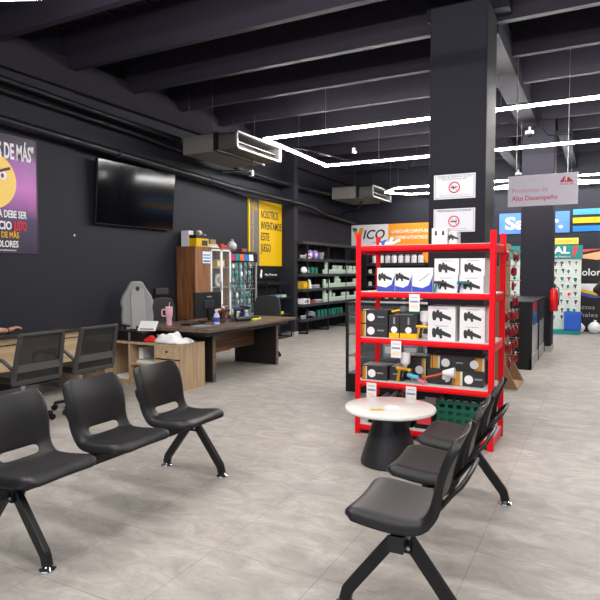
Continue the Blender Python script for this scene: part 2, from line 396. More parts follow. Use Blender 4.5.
# ------------------------------------------------------------ poster with the frowning face
def poster_mat():
    m = bpy.data.materials.new('poster_print'); m.use_nodes = True; nt = m.node_tree; N = nt.nodes; L = nt.links; b = N['Principled BSDF']
    tc = N.new('ShaderNodeTexCoord'); sp = N.new('ShaderNodeSeparateXYZ'); L.new(tc.outputs['Generated'], sp.inputs[0])
    cr = N.new('ShaderNodeValToRGB'); e = cr.color_ramp.elements
    e[0].position = 0; e[0].color = (*s2l(38, 22, 55), 1); e[1].position = 1; e[1].color = (*s2l(25, 18, 38), 1)
    for p_, c_ in ((.3, (58, 34, 86)), (.55, (190, 90, 185)), (.78, (150, 80, 160)), (.86, (60, 30, 70))):
        q = e.new(p_); q.color = (*s2l(*c_), 1)
    nz = N.new('ShaderNodeTexNoise'); nz.inputs['Scale'].default_value = 4; ad = N.new('ShaderNodeMath'); ad.operation = 'MULTIPLY_ADD'
    ad.inputs[1].default_value = .18; L.new(nz.outputs['Fac'], ad.inputs[0]); L.new(tc.outputs['Generated'], nz.inputs['Vector'])
    sb = N.new('ShaderNodeMath'); sb.operation = 'SUBTRACT'; sb.inputs[1].default_value = .09; L.new(sp.outputs['Z'], sb.inputs[0]); L.new(sb.outputs[0], ad.inputs[2])
    L.new(ad.outputs[0], cr.inputs['Fac']); L.new(cr.outputs['Color'], b.inputs['Base Color']); b.inputs['Roughness'].default_value = .35
    return m
PX = -6.37; pz0 = 1.66; pz1 = 3.08; py1 = 4.955; py0 = 3.85
t = thing('wall_poster', 'purple poster with yellow frowning face and white lettering on left wall', 'poster', (PX, py0, pz0))
MB().box(.001, .008, 0, py1-py0, 0, pz1-pz0).build('sheet', poster_mat(), t)
fr = MB()
for a, b_, c_, d_ in ((0, py1-py0, 0, .012), (0, py1-py0, pz1-pz0-.012, pz1-pz0), (py1-py0-.012, py1-py0, 0, pz1-pz0)): fr.box(.008, .014, a, b_, c_, d_)
fr.build('border', mat('poster_border', s2l(60, 45, 75), .4), t)
fy = 4.33-py0; fz = 2.51-pz0
face = MB(); n = 40
face.prism([(.33*math.cos(2*PI*i/n), .335*math.sin(2*PI*i/n)) for i in range(n)], 0, .0012, Matrix.Translation((0, fy, fz)) @ Matrix.Rotation(PI/2, 4, 'Z'))
fo = face.build('yellow_face', mat('face_yellow', s2l(248, 205, 95), .4), t); fo.location.x = .0097
g = MB()
for sg in (-1, 1):
    Mx = Matrix.Translation((.0112, fy+sg*.16, fz+.07)) @ Matrix.Rotation(PI/2, 4, 'Z')
    g.prism([(.045*math.cos(2*PI*i/16), .055*math.sin(2*PI*i/16)) for i in range(16)], 0, .0015, Mx)
g.build('eyes', M_WHITE, t)
g = MB()
for sg in (-1, 1):
    g.prism([(.02*math.cos(2*PI*i/12)-.012*sg, .028*math.sin(2*PI*i/12)) for i in range(12)], 0, .001, Matrix.Translation((.0122, fy+sg*.16, fz+.07)) @ Matrix.Rotation(PI/2, 4, 'Z'))
    MB().bar((.0122, fy+sg*.06, fz+.10), (.0122, fy+sg*.25, fz+.17), .034, .002, (1, 0, 0)).build('eyebrow', mat('face_brown', s2l(90, 50, 70), .5), t)
g.build('pupils', mat('face_brown', s2l(90, 50, 70), .5), t)
g = MB()
g.tube([(.008, fy+.1*math.cos(a), fz-.19+.07*math.sin(a)) for a in [PI*k/10 for k in range(1, 10)]], .008, 6)
g.build('mouth', mat('face_brown', s2l(90, 50, 70), .5), t)
def ptxt(s, size, m, yr, z, w, bold=.02): return text('lettering', s, size, m, t, (.0125, yr-py0, z-pz0), WALLX, w=w, bold=bold, align='RIGHT')
ptxt('NO PAGUES DE MÁS"', .26, M_WHITE, 4.91, 2.875, 1.02, .025)
ptxt('LA PINTURA DEBE SER', .125, M_WHITE, 4.79, 2.125, .74, .02)
ptxt('EL PRECIO', .135, M_WHITE, 4.585, 1.985, .45, .03)
ptxt('JUSTO', .15, mat('poster_red', s2l(230, 25, 55), .5), 4.79, 1.985, .185, .03)
ptxt('Y NO PAGUES DE MÁS', .10, M_YEL, 4.68, 1.875, .7, .02)
ptxt('FULL COLORES', .11, M_WHITE, 4.67, 1.765, .52, .02)
ptxt('pinturas y complementos', .035, M_WHITE, 4.64, 1.695, .4, .0)
for s_, dx in (('a', 0),): pass
t2 = tag(MB().box(0, .006, -.01, .01, -.015, .015).build('wall_hook', M_WHITE, None, (-6.37, 5.53, 1.93)), 'tiny white hook on the dark wall between poster and television', 'hook')

# ------------------------------------------------------------ yellow banner
t = thing('wall_banner', 'yellow wall banner with black lettering beside the glass cabinets', 'banner', (-6.4, 9.9, 1.56))
MB().box(.001, .03, .4, 1.36, 0, 1.37).build('yellow_board', M_YEL, t)
MB().box(.001, .028, .03, .4, 0, 1.37).build('grey_board', mat('banner_grey', s2l(105, 102, 105), .6, noise=.3, scale=9), t)
MB().box(.001, .03, 0, .05, 0, 1.37).build('yellow_edge', M_YEL, t)
MB().blob((.03, .22, 1.22), .12, (.1, 1, .8), .25, 3).build('emblem', mat('emblem_brown', s2l(150, 120, 60), .6), t)
for k, (s_, w_) in enumerate((('NOSOTROS', .72), ('INVENTAMOS', .86), ('ESTE', .34), ('JUEGO', .42))):
    text('lettering', s_, .235, M_INK, t, (.033, .46, 1.08-.235*k), WALLX, w=w_, bold=.012)
text('lettering', 'COMPLEMENTOS DE PINTURA', .06, M_YEL, t, (.031, .16, .65), (PI/2, -PI/2, PI/2), w=1.0, align='CENTER')

# ------------------------------------------------------------ bench seats
def seat_shell(parent, cx):
    prof = [(-.232, .412), (-.229, .432), (-.212, .449), (-.175, .456), (-.12, .450), (-.05, .441), (.0, .438), (.05, .439), (.085, .444), (.112, .458), (.136, .497), (.147, .54), (.156, .585), (.166, .63), (.178, .675), (.196, .722), (.220, .768), (.230, .783)]
    wid = [.200, .218, .230, .238, .242, .240, .236, .230, .224, .220, .220, .224, .228, .231, .231, .228, .217, .196]
    us = [-1, -.95, -.86, -.7, -.52, -.3, -.1, .1, .3, .52, .7, .86, .95, 1]
    vs = []; nu = len(us)
    for i, ((y, z), w_) in enumerate(zip(prof, wid)):
        a = prof[max(i-1, 0)]; c = prof[min(i+1, len(prof)-1)]
        ty, tz = c[0]-a[0], c[1]-a[1]; l = math.hypot(ty, tz); ny, nz = -tz/l, ty/l     # normal towards the sitter
        for u in us:
            e = max(0, (abs(u)-.84)/.16); back = i/len(prof)
            off = -(.04 if i < 12 else .03)*e*e + (.016*u*u*(1-e) if back < .5 else .028*u*u*(1-.6*e))
            vs.append((cx+u*w_, y+ny*off, z+nz*off))
    fs = []
    for i in range(len(prof)-1):
        for k in range(nu-1):
            if i == 9 and 4 <= k <= 8: continue
            fs.append((i*nu+k, i*nu+k+1, (i+1)*nu+k+1, (i+1)*nu+k))
    o = MB().add(vs, fs).build('seat_shell', M_BLKP, parent, smooth=True)
    for p in o.data.polygons: p.use_smooth = True
    so = o.modifiers.new('solid', 'SOLIDIFY'); so.thickness = .013; so.offset = -1
    sb = o.modifiers.new('sub', 'SUBSURF'); sb.levels = 1; sb.render_levels = 2
    # parts carried by the shell
    MB().tube([(cx-.2, .15, .50), (cx-.2, .18, .54), (cx-.197, .21, .58), (cx-.18, .24, .61), (cx-.14, .252, .625), (cx, .256, .628), (cx+.14, .252, .625), (cx+.18, .24, .61), (cx+.197, .21, .58), (cx+.2, .18, .54), (cx+.2, .15, .50)], .010, 8).build('rear_handle', M_BLKM, o, smooth=True)
    rb = MB()
    for dx in (-.13, .13):
        rb.box(cx+dx-.012, cx+dx+.012, -.17, .11, .395, .425)
        rb.cyl((cx+dx, -.14, .385), (cx+dx, -.14, .40), .012); rb.cyl((cx+dx, .06, .385), (cx+dx, .06, .40), .012)
    rb.build('under_rails', M_BLKM, o)
    return o
def make_bench(label):
    t = thing('beam_seating', label, 'bench', group='three seat waiting benches')
    MB().box(-.80, .80, -.03, .03, .325, .385).build('beam', M_BLKM, t, bevel=.006)
    for cx in (-.58, 0, .58): seat_shell(t, cx)
    for lx in (-.715, .715):
        for sg in (-1, 1):
            l = MB(); l.bar((lx, sg*.02, .355), (lx, sg*.235, .075), .052, .036, (1, 0, 0)); l.bar((lx, sg*.232, .085), (lx, sg*.248, .022), .05, .034, (1, 0, 0))
            lo = l.build('leg', M_BLKM, t, bevel=.005)
            MB().lathe([(.0, 0), (.042, 0), (.043, .006), (.04, .013), (.024, .02), (.012, .03), (0, .03)], (lx, sg*.248, 0)).build('foot', M_CHROME, lo, smooth=True)
        MB().box(lx-.035, lx+.035, -.045, .045, .30, .40).build('leg_bracket', M_BLK, t, bevel=.004)
    for ex in (-.805, .805):
        bo = MB()
        s_ = 1 if ex > 0 else -1
        bo.box(ex-.004, ex+.004, -.032, .032, .322, .388)
        MBb = bo.build('end_cap', M_DKGREY, t)
    bo = MB()
    for lx in (-.715, .715):
        for dy, dz in ((-.038, .325), (-.038, .37), (.038, .325), (.038, .37)):
            for sg in (-1, 1): bo.cyl((lx+sg*.035, dy, dz), (lx+sg*.042, dy, dz), .008, n=8)
    bo.build('bolts', M_STEEL, t)
    return t
bl = make_bench('black three seat plastic beam bench at the left, facing right')
bl.location = (-2.57, 2.535, 0); bl.rotation_euler.z = PI/2
br_ = dup(bl, (-.722, 2.945, 0), -PI/2+.03, 'black three seat plastic beam bench beside the round table, seen from behind')

# ------------------------------------------------------------ round table
t = thing('round_side_table', 'low round table with white marble top and black flared base', 'table', (-1.385, 4.09, 0))
MB().lathe([(0, 0), (.217, 0), (.218, .014), (.20, .08), (.17, .18), (.14, .28), (.118, .35), (.115, .382), (.2, .386), (.2, .395), (0, .395)], n=40).build('base', mat('table_base', s2l(38, 37, 40), .4), t, smooth=True)
MB().lathe([(0, .395), (.325, .395), (.337, .402), (.34, .412), (.335, .424), (.326, .427), (0, .427)], n=56).build('tabletop', M_MARBLE, t, smooth=True)
t = thing('table_sticker', 'yellow label lying on the marble table top', 'label', (-1.43, 3.93, .4275), .5)
MB().box(-.05, .05, -.022, .022, 0, .002).build('label_strip', M_YEL, t)
for k in range(5): pass
MB().box(-.04, .035, -.006, .006, .002, .0025).build('print', mat('label_orange', s2l(200, 150, 20), .6), t)

# ------------------------------------------------------------ office chairs
def star_base(t, r=.27, m=None, colz=.4):
    m = m or M_BLKP
    b = MB()
    for k in range(5):
        a = 2*PI*k/5+.3; d = Vector((math.cos(a), math.sin(a), 0))
        b.bar(d*.02+Vector((0, 0, .115)), d*r+Vector((0, 0, .075)), .04, .03)
    b.lathe([(0, .08), (.04, .08), (.035, .14), (0, .14)], n=14); b.build('star_base', m, t, bevel=.004)
    MB().cyl((0, 0, .13), (0, 0, colz), .022).build('gas_column', M_STEEL, t)
    for k in range(5):
        a = 2*PI*k/5+.3; d = Vector((math.cos(a), math.sin(a), 0)); s_ = Vector((-d.y, d.x, 0))
        MB().cyl(d*r-s_*.022+Vector((0, 0, .03)), d*r+s_*.022+Vector((0, 0, .03)), .03, n=14).cyl(d*r+Vector((0, 0, .04)), d*r+Vector((0, 0, .075)), .01, n=8).build('caster', M_BLK, t)
def make_visitor_chair(label):
    # faces -y
    t = thing('mesh_office_chair', label, 'chair', group='black mesh back office chairs')
    star_base(t, .26)
    MB().box(-.22, .22, -.24, .2, .42, .48).build('seat', M_BLK, t, bevel=.025, seg=3)
    MB().box(-.1, .1, -.1, .12, .39, .42).build('seat_mechanism', M_BLKM, t)
    z0, z1 = .44, .875; y0, y1 = .20, .29; w0, w1 = .245, .222
    f = MB()
    P = lambda u, v: Vector((u*(w0+(w1-w0)*v), y0+(y1-y0)*v+.03*(1-abs(2*v-1))*0, z0+(z1-z0)*v))
    f.bar(P(-1, 0), P(-1, 1), .045, .03, (0, 1, 0)); f.bar(P(1, 0), P(1, 1), .045, .03, (0, 1, 0))
    f.bar(P(-1.08, 1), P(1.08, 1), .03, .03); f.bar(P(-1.05, 0), P(1.05, 0), .03, .045); f.bar(P(0, 0), Vector((0, .08, .40)), .08, .03, (0, 1, 0))
    fo = f.build('back_frame', mat('chair_frame', s2l(62, 60, 62), .5), t, bevel=.008)
    a, b_, c_, d_ = P(-.95, .02), P(.95, .02), P(.95, .98), P(-.95, .98)
    MB().add([a, b_, c_, d_, a+Vector((0, .004, 0)), b_+Vector((0, .004, 0)), c_+Vector((0, .004, 0)), d_+Vector((0, .004, 0))], [(0, 1, 2, 3), (7, 6, 5, 4), (0, 4, 5, 1), (1, 5, 6, 2), (2, 6, 7, 3), (3, 7, 4, 0)]).build('back_mesh', M_MESH, t)
    q = MB(); q.bar(P(-.95, .3), P(.95, .3), .022, .07); q.build('lumbar_band', mat('lumbar', s2l(80, 79, 80), .6), t)
    for sg in (-1, 1):
        MB().tube([(sg*.2, .2, .52), (sg*.255, .16, .60), (sg*.27, .1, .645), (sg*.27, -.1, .65), (sg*.265, -.18, .62), (sg*.24, -.16, .5), (sg*.2, -.1, .44)], .017, 8).build('armrest', MATS['chair_frame'], t, smooth=True)
    return t
v1 = make_visitor_chair('nearer mesh back office chair pulled up to the light wood desk')
v1.location = (-4.78, 3.52, 0); v1.rotation_euler.z = -PI/2
dup(v1, (-4.78, 4.19, 0), -PI/2, 'mesh back office chair standing between the light wood desk and the low cabinet')

# gaming chair (faces +x after rotation); model faces -y
t = thing('gaming_chair', 'light grey high back gaming chair behind the low cabinet', 'chair', (-5.86, 6.28, 0), PI/2-.5)
t.scale = (.9, .9, 1)
star_base(t, .30)
MB().box(-.26, .26, -.27, .22, .42, .52).build('seat', M_FABG, t, bevel=.03, seg=3)
outl = [(-.20, .50), (.20, .50), (.255, .62), (.265, .80), (.25, .93), (.275, 1.0), (.24, 1.10), (.15, 1.22), (.11, 1.29), (.07, 1.315), (-.07, 1.315), (-.11, 1.29), (-.15, 1.22), (-.24, 1.10), (-.275, 1.0), (-.25, .93), (-.265, .80), (-.255, .62)]
sh = MB().prism(outl, .17, .26); so = sh.build('backrest', M_FABG, t, bevel=.03, seg=3, smooth=True)
so.rotation_euler.x = -.08; so.location = (0, .0, 0)
po = MB().prism([(-.11, .6), (.11, .6), (.12, 1.0), (.1, 1.2), (-.1, 1.2), (-.12, 1.0)], .155, .18).build('back_panel', mat('grey_fabric_light', s2l(166, 164, 164), .9, bump=.1), t, bevel=.01); po.rotation_euler.x = -.08
eo = MB().prism([(.03*math.cos(2*PI*i/14), 1.2+.035*math.sin(2*PI*i/14)) for i in range(14)], .145, .16).build('headrest_badge', M_DKGREY, t); eo.rotation_euler.x = -.08
for sg in (-1, 1):
    MB().box(sg*.3-.04, sg*.3+.04, -.18, .1, .66, .69).box(sg*.3-.02, sg*.3+.02, -.05, 0, .46, .66).box(min(sg*.2, sg*.3), max(sg*.2, sg*.3), -.05, 0, .44, .48).build('armrest', M_BLKP, t, bevel=.008)

# executive chair with headrest
def exec_chair(label, loc, rz, head=True):
    t = thing('executive_chair', label, 'chair', loc, rz)
    star_base(t, .29)
    MB().box(-.25, .25, -.25, .22, .42, .5).build('seat', M_BLK, t, bevel=.03, seg=3)
    b = MB().prism([(-.2, .5), (.2, .5), (.24, .62), (.245, .85), (.2, 1.02), (.1, 1.05), (-.1, 1.05), (-.2, 1.02), (-.245, .85), (-.24, .62)], .2, .25).build('backrest', M_BLKP, t, bevel=.02, seg=3)
    b.rotation_euler.x = -.1
    if head:
        h = MB().box(-.13, .13, .19, .25, 1.09, 1.2).box(-.015, .015, .23, .25, 1.0, 1.12).build('headrest', M_BLKP, t, bevel=.015); h.rotation_euler.x = -.1
    for sg in (-1, 1):
        MB().box(sg*.29-.03, sg*.29+.03, -.15, .12, .64, .67).box(sg*.29-.015, sg*.29+.015, -.04, 0, .45, .64).box(min(sg*.2, sg*.29), max(sg*.2, sg*.29), -.04, 0, .43, .46).build('armrest', M_BLKP, t, bevel=.006)
    return t
exec_chair('black high back office chair with headrest behind the long desk', (-5.93, 7.06, 0), PI/2-.2)
exec_chair('black low back office chair at the far end of the long desk', (-5.05, 8.25, 0), .25, False)

# ------------------------------------------------------------ light wood desk on the left
t = thing('reception_desk', 'light wood desk with dark edge by the left wall', 'desk', (-6.3, 2.6, 0))
MB().box(.4, .83, 0, 2.28, .735, .765).build('desktop', M_DKLAM, t, bevel=.003)
p = MB().box(.755, .775, .02, 2.26, .28, .735).build('front_panel', M_OAKH, t)
MB().box(.775, .787, .02, 2.26, .665, .728).build('upper_strip', M_OAKH, p)
MB().box(.775, .779, .02, 2.26, .652, .663).build('seam_strip', M_BLK, p)
MB().box(.4, .755, 0, .03, 0, .735).build('side_panel', M_OAKH, t); MB().box(.4, .755, 2.25, 2.28, 0, .735).build('side_panel', M_OAKH, t)

# ------------------------------------------------------------ low cabinet
t = thing('low_cabinet', 'light oak low cabinet with open bays, a drawer and a door', 'cabinet', (-4.41, 5.36, 0))
# local x runs negative to the left, y to the back
cb = MB(); D = .46
cb.box(-1.75, 0, 0, D, .53, .56); cb.box(-.02, 0, .0, D, 0, .53); cb.box(-1.75, -1.73, 0, D, 0, .53); cb.box(-1.73, -.02, .02, D, .04, .07); cb.box(-1.73, -.02, D-.015, D, .04, .53)
cb.box(-.42, -.40, .0, D, .07, .53); cb.box(-.84, -.82, 0, D, .07, .53); cb.box(-1.27, -1.25, 0, D, .07, .53); cb.box(-.82, -.42, .02, D, .27, .285); cb.box(-1.73, -.02, .03, .045, 0, .04)
cb.build('carcass', M_OAK, t)
dr = MB().box(-.40, -.022, -.012, .006, .385, .527).build('drawer', M_OAKH, t, bevel=.002)
MB().cyl((-.21, -.022, .47), (-.21, -.012, .47), .014, n=12).build('lock', M_BLK, dr)
dd = MB().box(-.40, -.022, -.012, .006, .05, .365).build('door', M_OAK, t, bevel=.002)
MB().box(-.40, -.022, -.004, .006, .366, .384).build('grip_channel', M_DKGREY, dr)
t = thing('paper_stack', 'stack of white papers inside the open bay of the low cabinet', 'papers', (-5.03, 5.6, .286))
MB().box(-.15, .16, -.17, .12, 0, .035).build('lower_sheets', M_CREAM, t); MB().box(-.13, .15, -.15, .12, .035, .05).build('folder', M_GREYINK, t)
MB().box(-.16, -.09, -.12, .12, .05, .19).build('white_box', M_WHITE, t)
tag(MB().box(-.16, .16, -.15, .13, 0, .012).box(-.13, .14, -.15, .1, .012, .02).build('loose_papers', M_WHITEB, None, (-5.46, 5.58, .0705)), 'loose white papers lying low in the left bay of the cabinet', 'papers')

# things on the cabinet
t = thing('printer', 'black receipt printer on the low cabinet beside the red cloth', 'printer', (-5.17, 5.51, .5605))
MB().box(-.32, .13, -.13, .15, 0, .125).build('body', M_BLK, t, bevel=.012)
MB().box(-.09, -.05, -.142, -.13, .0, .1).build('front_latch', mat('printer_grey', s2l(70, 70, 72), .3), t, bevel=.003)
q = MB()
for k in range(3): q.cyl((-.07, -.146, .03+.035*k), (-.07, -.142, .03+.035*k), .011, n=10)
q.build('buttons', M_GREYINK, t)
MB().box(-.14, -.02, -.06, .02, .125, .14).build('lid', M_DKGREY, t, bevel=.003)
t = thing('paper_sheet', 'tilted white sheet of paper standing on the black printer', 'paper', (-5.08, 5.49, .6865), .3)
Mx = Matrix.Rotation(-.7, 4, 'X')
MB().box(-.11, .13, -.0015, .0015, 0, .15, Matrix.Translation((0, .0, .004)) @ Mx).build('sheet', M_WHITE, t)
MB().box(-.08, .1, .01, .06, 0, .03).build('holder', M_BLK, t)

def cloth(name, label, cat, m, loc, sx, sy, h, sd, n=22):
    rnd = random.Random(sd); ph = [(rnd.uniform(8, 26), rnd.uniform(8, 26), rnd.uniform(0, 6), rnd.uniform(.3, 1)) for _ in range(9)]
    vs = []; fs = []
    for i in range(n+1):
        for k in range(n+1):
            u = 2*i/n-1; v = 2*k/n-1; r = max(abs(u), abs(v)); R = math.hypot(u, v); s_ = r/R if R > 0 else 1
            x = u*s_*sx*(1+.1*math.sin(5*v+sd)); y = v*s_*sy*(1+.08*math.sin(4*u+sd))
            w_ = sum(a*math.sin(fx*x*2+p_)*math.cos(fy*y*2+p_*2) for fx, fy, p_, a in ph)/3
            env = max(0, 1-r**3)
            vs.append((x, y, max(.002, env*h*(.7+.45*w_)+.002+ (.012 if r < 1 else 0))))
    for i in range(n):
        for k in range(n): fs.append((i*(n+1)+k, (i+1)*(n+1)+k, (i+1)*(n+1)+k+1, i*(n+1)+k+1))
    o = MB().add(vs, fs).build(name, m, None, loc, smooth=True)
    for p in o.data.polygons: p.use_smooth = True
    so = o.modifiers.new('solid', 'SOLIDIFY'); so.thickness = .004; so.offset = 1
    return tag(o, label, cat)
cloth('folded_shirt', 'red folded cloth on the low cabinet', 'cloth', M_CLOTHR, (-4.975, 5.46, .564), .09, .08, .055, 3)
cloth('crumpled_cloth', 'crumpled white cloth piled on the low cabinet', 'cloth', M_CLOTHW, (-4.69, 5.495, .564), .20, .13, .13, 5, 34)
cloth('crumpled_cloth', 'flat end of white cloth hanging to the right corner of the cabinet', 'cloth', M_CLOTHW, (-4.475, 5.51, .564), .085, .14, .06, 9)

# ------------------------------------------------------------ long desk
t = thing('long_desk', 'long dark wood meeting desk with slab legs', 'desk', (-5.3, 5.6, 0))
MB().box(-.05, 1.1, 0, 2.28, .69, .73).build('desktop', M_DESK, t, bevel=.003)
for y0 in (.42, 2.05):
    l = MB().box(.10, .86, y0, y0+.05, 0, .69).build('slab_leg', M_DKLAM, t)
    MB().box(.86, .875, y0-.005, y0+.055, 0, .69).build('leg_edge', M_DESK, l)
MB().box(.45, .47, .47, 2.05, .30, .69).build('modesty_panel', M_WALNH, t)
MB().box(.03, 1.0, .1, 2.2, .63, .69).build('under_frame', M_DKLAM, t)

DZ = .7305
t = thing('monitor', 'black computer monitor on the long desk seen from behind', 'monitor', (-4.96, 6.62, DZ), -.12)
MB().box(-.02, .02, -.27, .27, .05, .42).build('display', M_BLKP, t, bevel=.008)
MB().box(-.025, -.02, -.26, .26, .06, .41).build('screen', M_SCREEN, t)
MB().box(.02, .035, -.1, .1, .18, .3).build('rear_housing', M_DKGREY, t, bevel=.005)
MB().box(.02, .04, -.025, .025, .0, .2).build('stand', M_BLKM, t); MB().box(-.09, .11, -.11, .11, 0, .012).build('foot', M_BLKM, t, bevel=.003)
MB().box(.0355, .037, -.05, .05, .34, .36).build('brand_plate', M_GREYINK, t)
t = thing('keyboard', 'black keyboard lying on the long desk before the monitor', 'keyboard', (-4.82, 6.12, DZ), .1)
MB().box(-.07, .07, -.2, .2, 0, .018).build('body', M_BLK, t, bevel=.003)
kb = MB()
for i in range(4):
    for k in range(13): kb.box(-.06+.03*i, -.036+.03*i, -.19+.029*k, -.166+.029*k, .018, .023)
kb.build('keys', M_DKGREY, t)
t = thing('mouse_pad', 'pale grey mouse pad and papers on the near edge of the long desk', 'mouse pad', (-4.58, 5.98, DZ))
MB().box(-.09, .09, -.12, .14, 0, .003).build('pad', M_GREYINK, t)
t = thing('tumbler', 'pink insulated tumbler with handle and straw on the long desk', 'tumbler', (-5.05, 5.9, DZ), .3)
MB().lathe([(0, 0), (.034, 0), (.037, .1), (.045, .11), (.048, .22), (.046, .228), (0, .23)], n=28).build('cup', M_PINK, t, smooth=True)
MB().lathe([(0, .228), (.047, .228), (.047, .243), (0, .245)], n=24).build('lid', mat('pink_light', s2l(238, 190, 200), .35), t, smooth=True)
MB().cyl((.0, 0, .24), (.012, 0, .30), .005, n=8).build('straw', MATS['pink_light'], t)
MB().tube([(-.045, 0, .2), (-.085, 0, .205), (-.1, 0, .19), (-.1, 0, .13), (-.085, 0, .115), (-.045, 0, .12)], .009, 8).build('handle', M_PINK, t, smooth=True)
t = thing('spray_bottle', 'clear blue spray bottle on the long desk', 'spray bottle', (-4.58, 6.31, DZ))
MB().lathe([(0, 0), (.038, 0), (.04, .01), (.04, .11), (.03, .14), (.014, .155), (.014, .17), (0, .17)], n=24).build('bottle', mat('bottle_white', s2l(205, 218, 238), .3), t, smooth=True)
MB().lathe([(.0402, .03), (.0412, .03), (.0412, .09), (.0402, .09)], n=24).build('blue_label', M_BLUE, t, smooth=True)
MB().box(-.02, .02, -.014, .014, .168, .2).box(.015, .06, -.01, .01, .19, .207).build('trigger_head', M_WHITE, t, bevel=.003)
MB().box(.025, .033, -.006, .006, .15, .19).build('trigger', M_REDINK, t)

# hand tools
def power_tool(label, loc, rz, m, kind=0):
    t = thing('power_tool', label, 'power tool', loc, rz)
    if kind == 0:
        MB().cyl((-.1, 0, .045), (.08, 0, .045), .032, n=14).cyl((.08, 0, .045), (.14, 0, .05), .034, .03, n=14).build('motor_body', m, t, smooth=True)
        MB().cyl((.12, 0, .02), (.12, 0, .026), .055, n=24).build('disc', M_DKGREY, t); MB().cyl((.12, 0, .0), (.12, 0, .05), .016).build('spindle', M_STEEL, t)
        MB().tube([(-.1, 0, .045), (-.13, .02, .02), (-.12, .1, .01), (-.05, .14, .01)], .006, 6).build('cord', M_BLK, t, smooth=True)
    else:
        MB().cyl((-.05, 0, .17), (.07, 0, .17), .03, .024, n=14).build('motor_body', m, t, smooth=True)
        MB().bar((-.02, 0, .16), (-.035, 0, .05), .032, .04, (1, 0, 0)).build('grip', M_BLK, t, bevel=.006)
        MB().box(-.075, .03, -.035, .035, 0, .05).build('battery', m, t, bevel=.006); MB().cyl((.07, 0, .17), (.11, 0, .17), .016, .01).build('chuck', M_BLK, t)
    return t
M_TOOLB = mat('tool_blue', s2l(45, 55, 110), .4); M_TOOLBR = mat('tool_brown', s2l(95, 55, 45), .4)
power_tool('dark brown drill just right of the spray bottle', (-4.62, 6.50, DZ), .8, M_TOOLBR, 1)
power_tool('dark blue cordless drill in the middle of the tools on the long desk', (-4.62, 6.86, DZ), .5, M_TOOLB, 1)
power_tool('black grinder lying among the desk tools', (-4.42, 6.68, DZ), 1.2, M_DKGREY, 0)
power_tool('brown grinder lying behind the desk tools', (-4.84, 7.02, DZ), 1.9, M_TOOLBR, 0)
power_tool('black drill at the right end of the desk tools', (-4.70, 7.16, DZ), .2, M_BLKP, 1)
t = thing('polish_bottle', 'small grey bottle standing between the drills', 'bottle', (-4.46, 6.86, DZ))
MB().lathe([(0, 0), (.025, 0), (.025, .1), (.012, .12), (.012, .14), (0, .14)], n=16).build('bottle', mat('bottle_grey', s2l(175, 178, 190), .3), t, smooth=True); MB().cyl((0, 0, .139), (0, 0, .165), .014).build('cap', M_WHITE, t)
t = thing('polishing_pad', 'cream polishing bonnet resting on the desk tools', 'polishing pad', (-4.96, 7.32, DZ))
MB().lathe([(0, 0), (.05, 0), (.07, .05), (.075, .1), (.05, .13), (0, .135)], n=20).build('pad', M_CREAM, t, smooth=True)
MB().cyl((0, 0, .135), (0, 0, .15), .02).build('hub', M_BLK, t)
t = thing('work_gloves', 'neon yellow tool case on the far end of the long desk', 'tool case', (-4.50, 7.10, DZ), .1)
t.name = 'tool_case'
MB().box(-.05, .06, -.12, .14, 0, .03).build('neon_base', M_NEON, t, bevel=.008); MB().box(-.04, .05, -.10, .1, .03, .05).build('dark_lid', M_DKGREY, t, bevel=.006)

t = thing('polish_bottle', 'dark bottle with orange cap behind the brown drill', 'bottle', (-4.76, 6.72, DZ))
MB().lathe([(0, 0), (.03, 0), (.03, .13), (.014, .15), (.014, .165), (0, .165)], n=16).build('bottle', M_TOOLBR, t, smooth=True); MB().cyl((0, 0, .164), (0, 0, .19), .016).build('cap', M_ORANGE, t)
t = thing('polish_bottle', 'white squeeze bottle at the back of the desk tools', 'bottle', (-5.08, 7.16, DZ))
MB().lathe([(0, 0), (.036, 0), (.036, .15), (.012, .175), (0, .2)], n=16).build('bottle', M_WHITEB, t, smooth=True); MB().cyl((0, 0, .19), (0, 0, .215), .008).build('nozzle', M_REDINK, t)
box_thing('carton', 'small dark blue carton lying between the tools and the yellow case', 'carton', M_TOOLB, (-4.62, 7.0, DZ), .08, .06, .11, .3, None, 'x', M_WHITE)
box_thing('carton', 'small tan carton at the back edge of the desk tools', 'carton', M_CARD, (-5.12, 7.0, DZ), .12, .1, .09, .2)
# ------------------------------------------------------------ walnut cabinet with glass doors
X1 = -6.02; X0 = -6.395; cy0 = 7.68; cy1 = 8.72
t = thing('glass_door_cabinet', 'tall walnut cabinet with white framed glass doors on left wall', 'cabinet', (X0, cy0, 0))
W_ = X1-X0; L_ = cy1-cy0
c = MB(); c.box(0, W_, 0, .02, 0, 1.86); c.box(0, W_, L_-.02, L_, 0, 1.86); c.box(0, W_, .02, L_-.02, 1.84, 1.86); c.box(0, .012, .02, L_-.02, 0, 1.84); c.box(0, W_, .42, .44, 0, 1.84); c.box(0, W_, .02, L_-.02, .0, .06)
c.build('carcass', M_WALN, t)
MB().box(W_, W_+.018, .0, .42, .72, 1.86).build('wood_door', M_WALN, t, bevel=.002)
MB().box(W_, W_+.018, .0, .42, .04, .70).build('lower_wood_door', M_DKLAM, t, bevel=.002)
sf = MB()
for z in (.45, .80, 1.15, 1.5): sf.box(.02, W_-.02, .44, L_-.02, z, z+.015)
sf.build('shelves', mat('shelf_pale', s2l(150, 140, 128), .5), t)
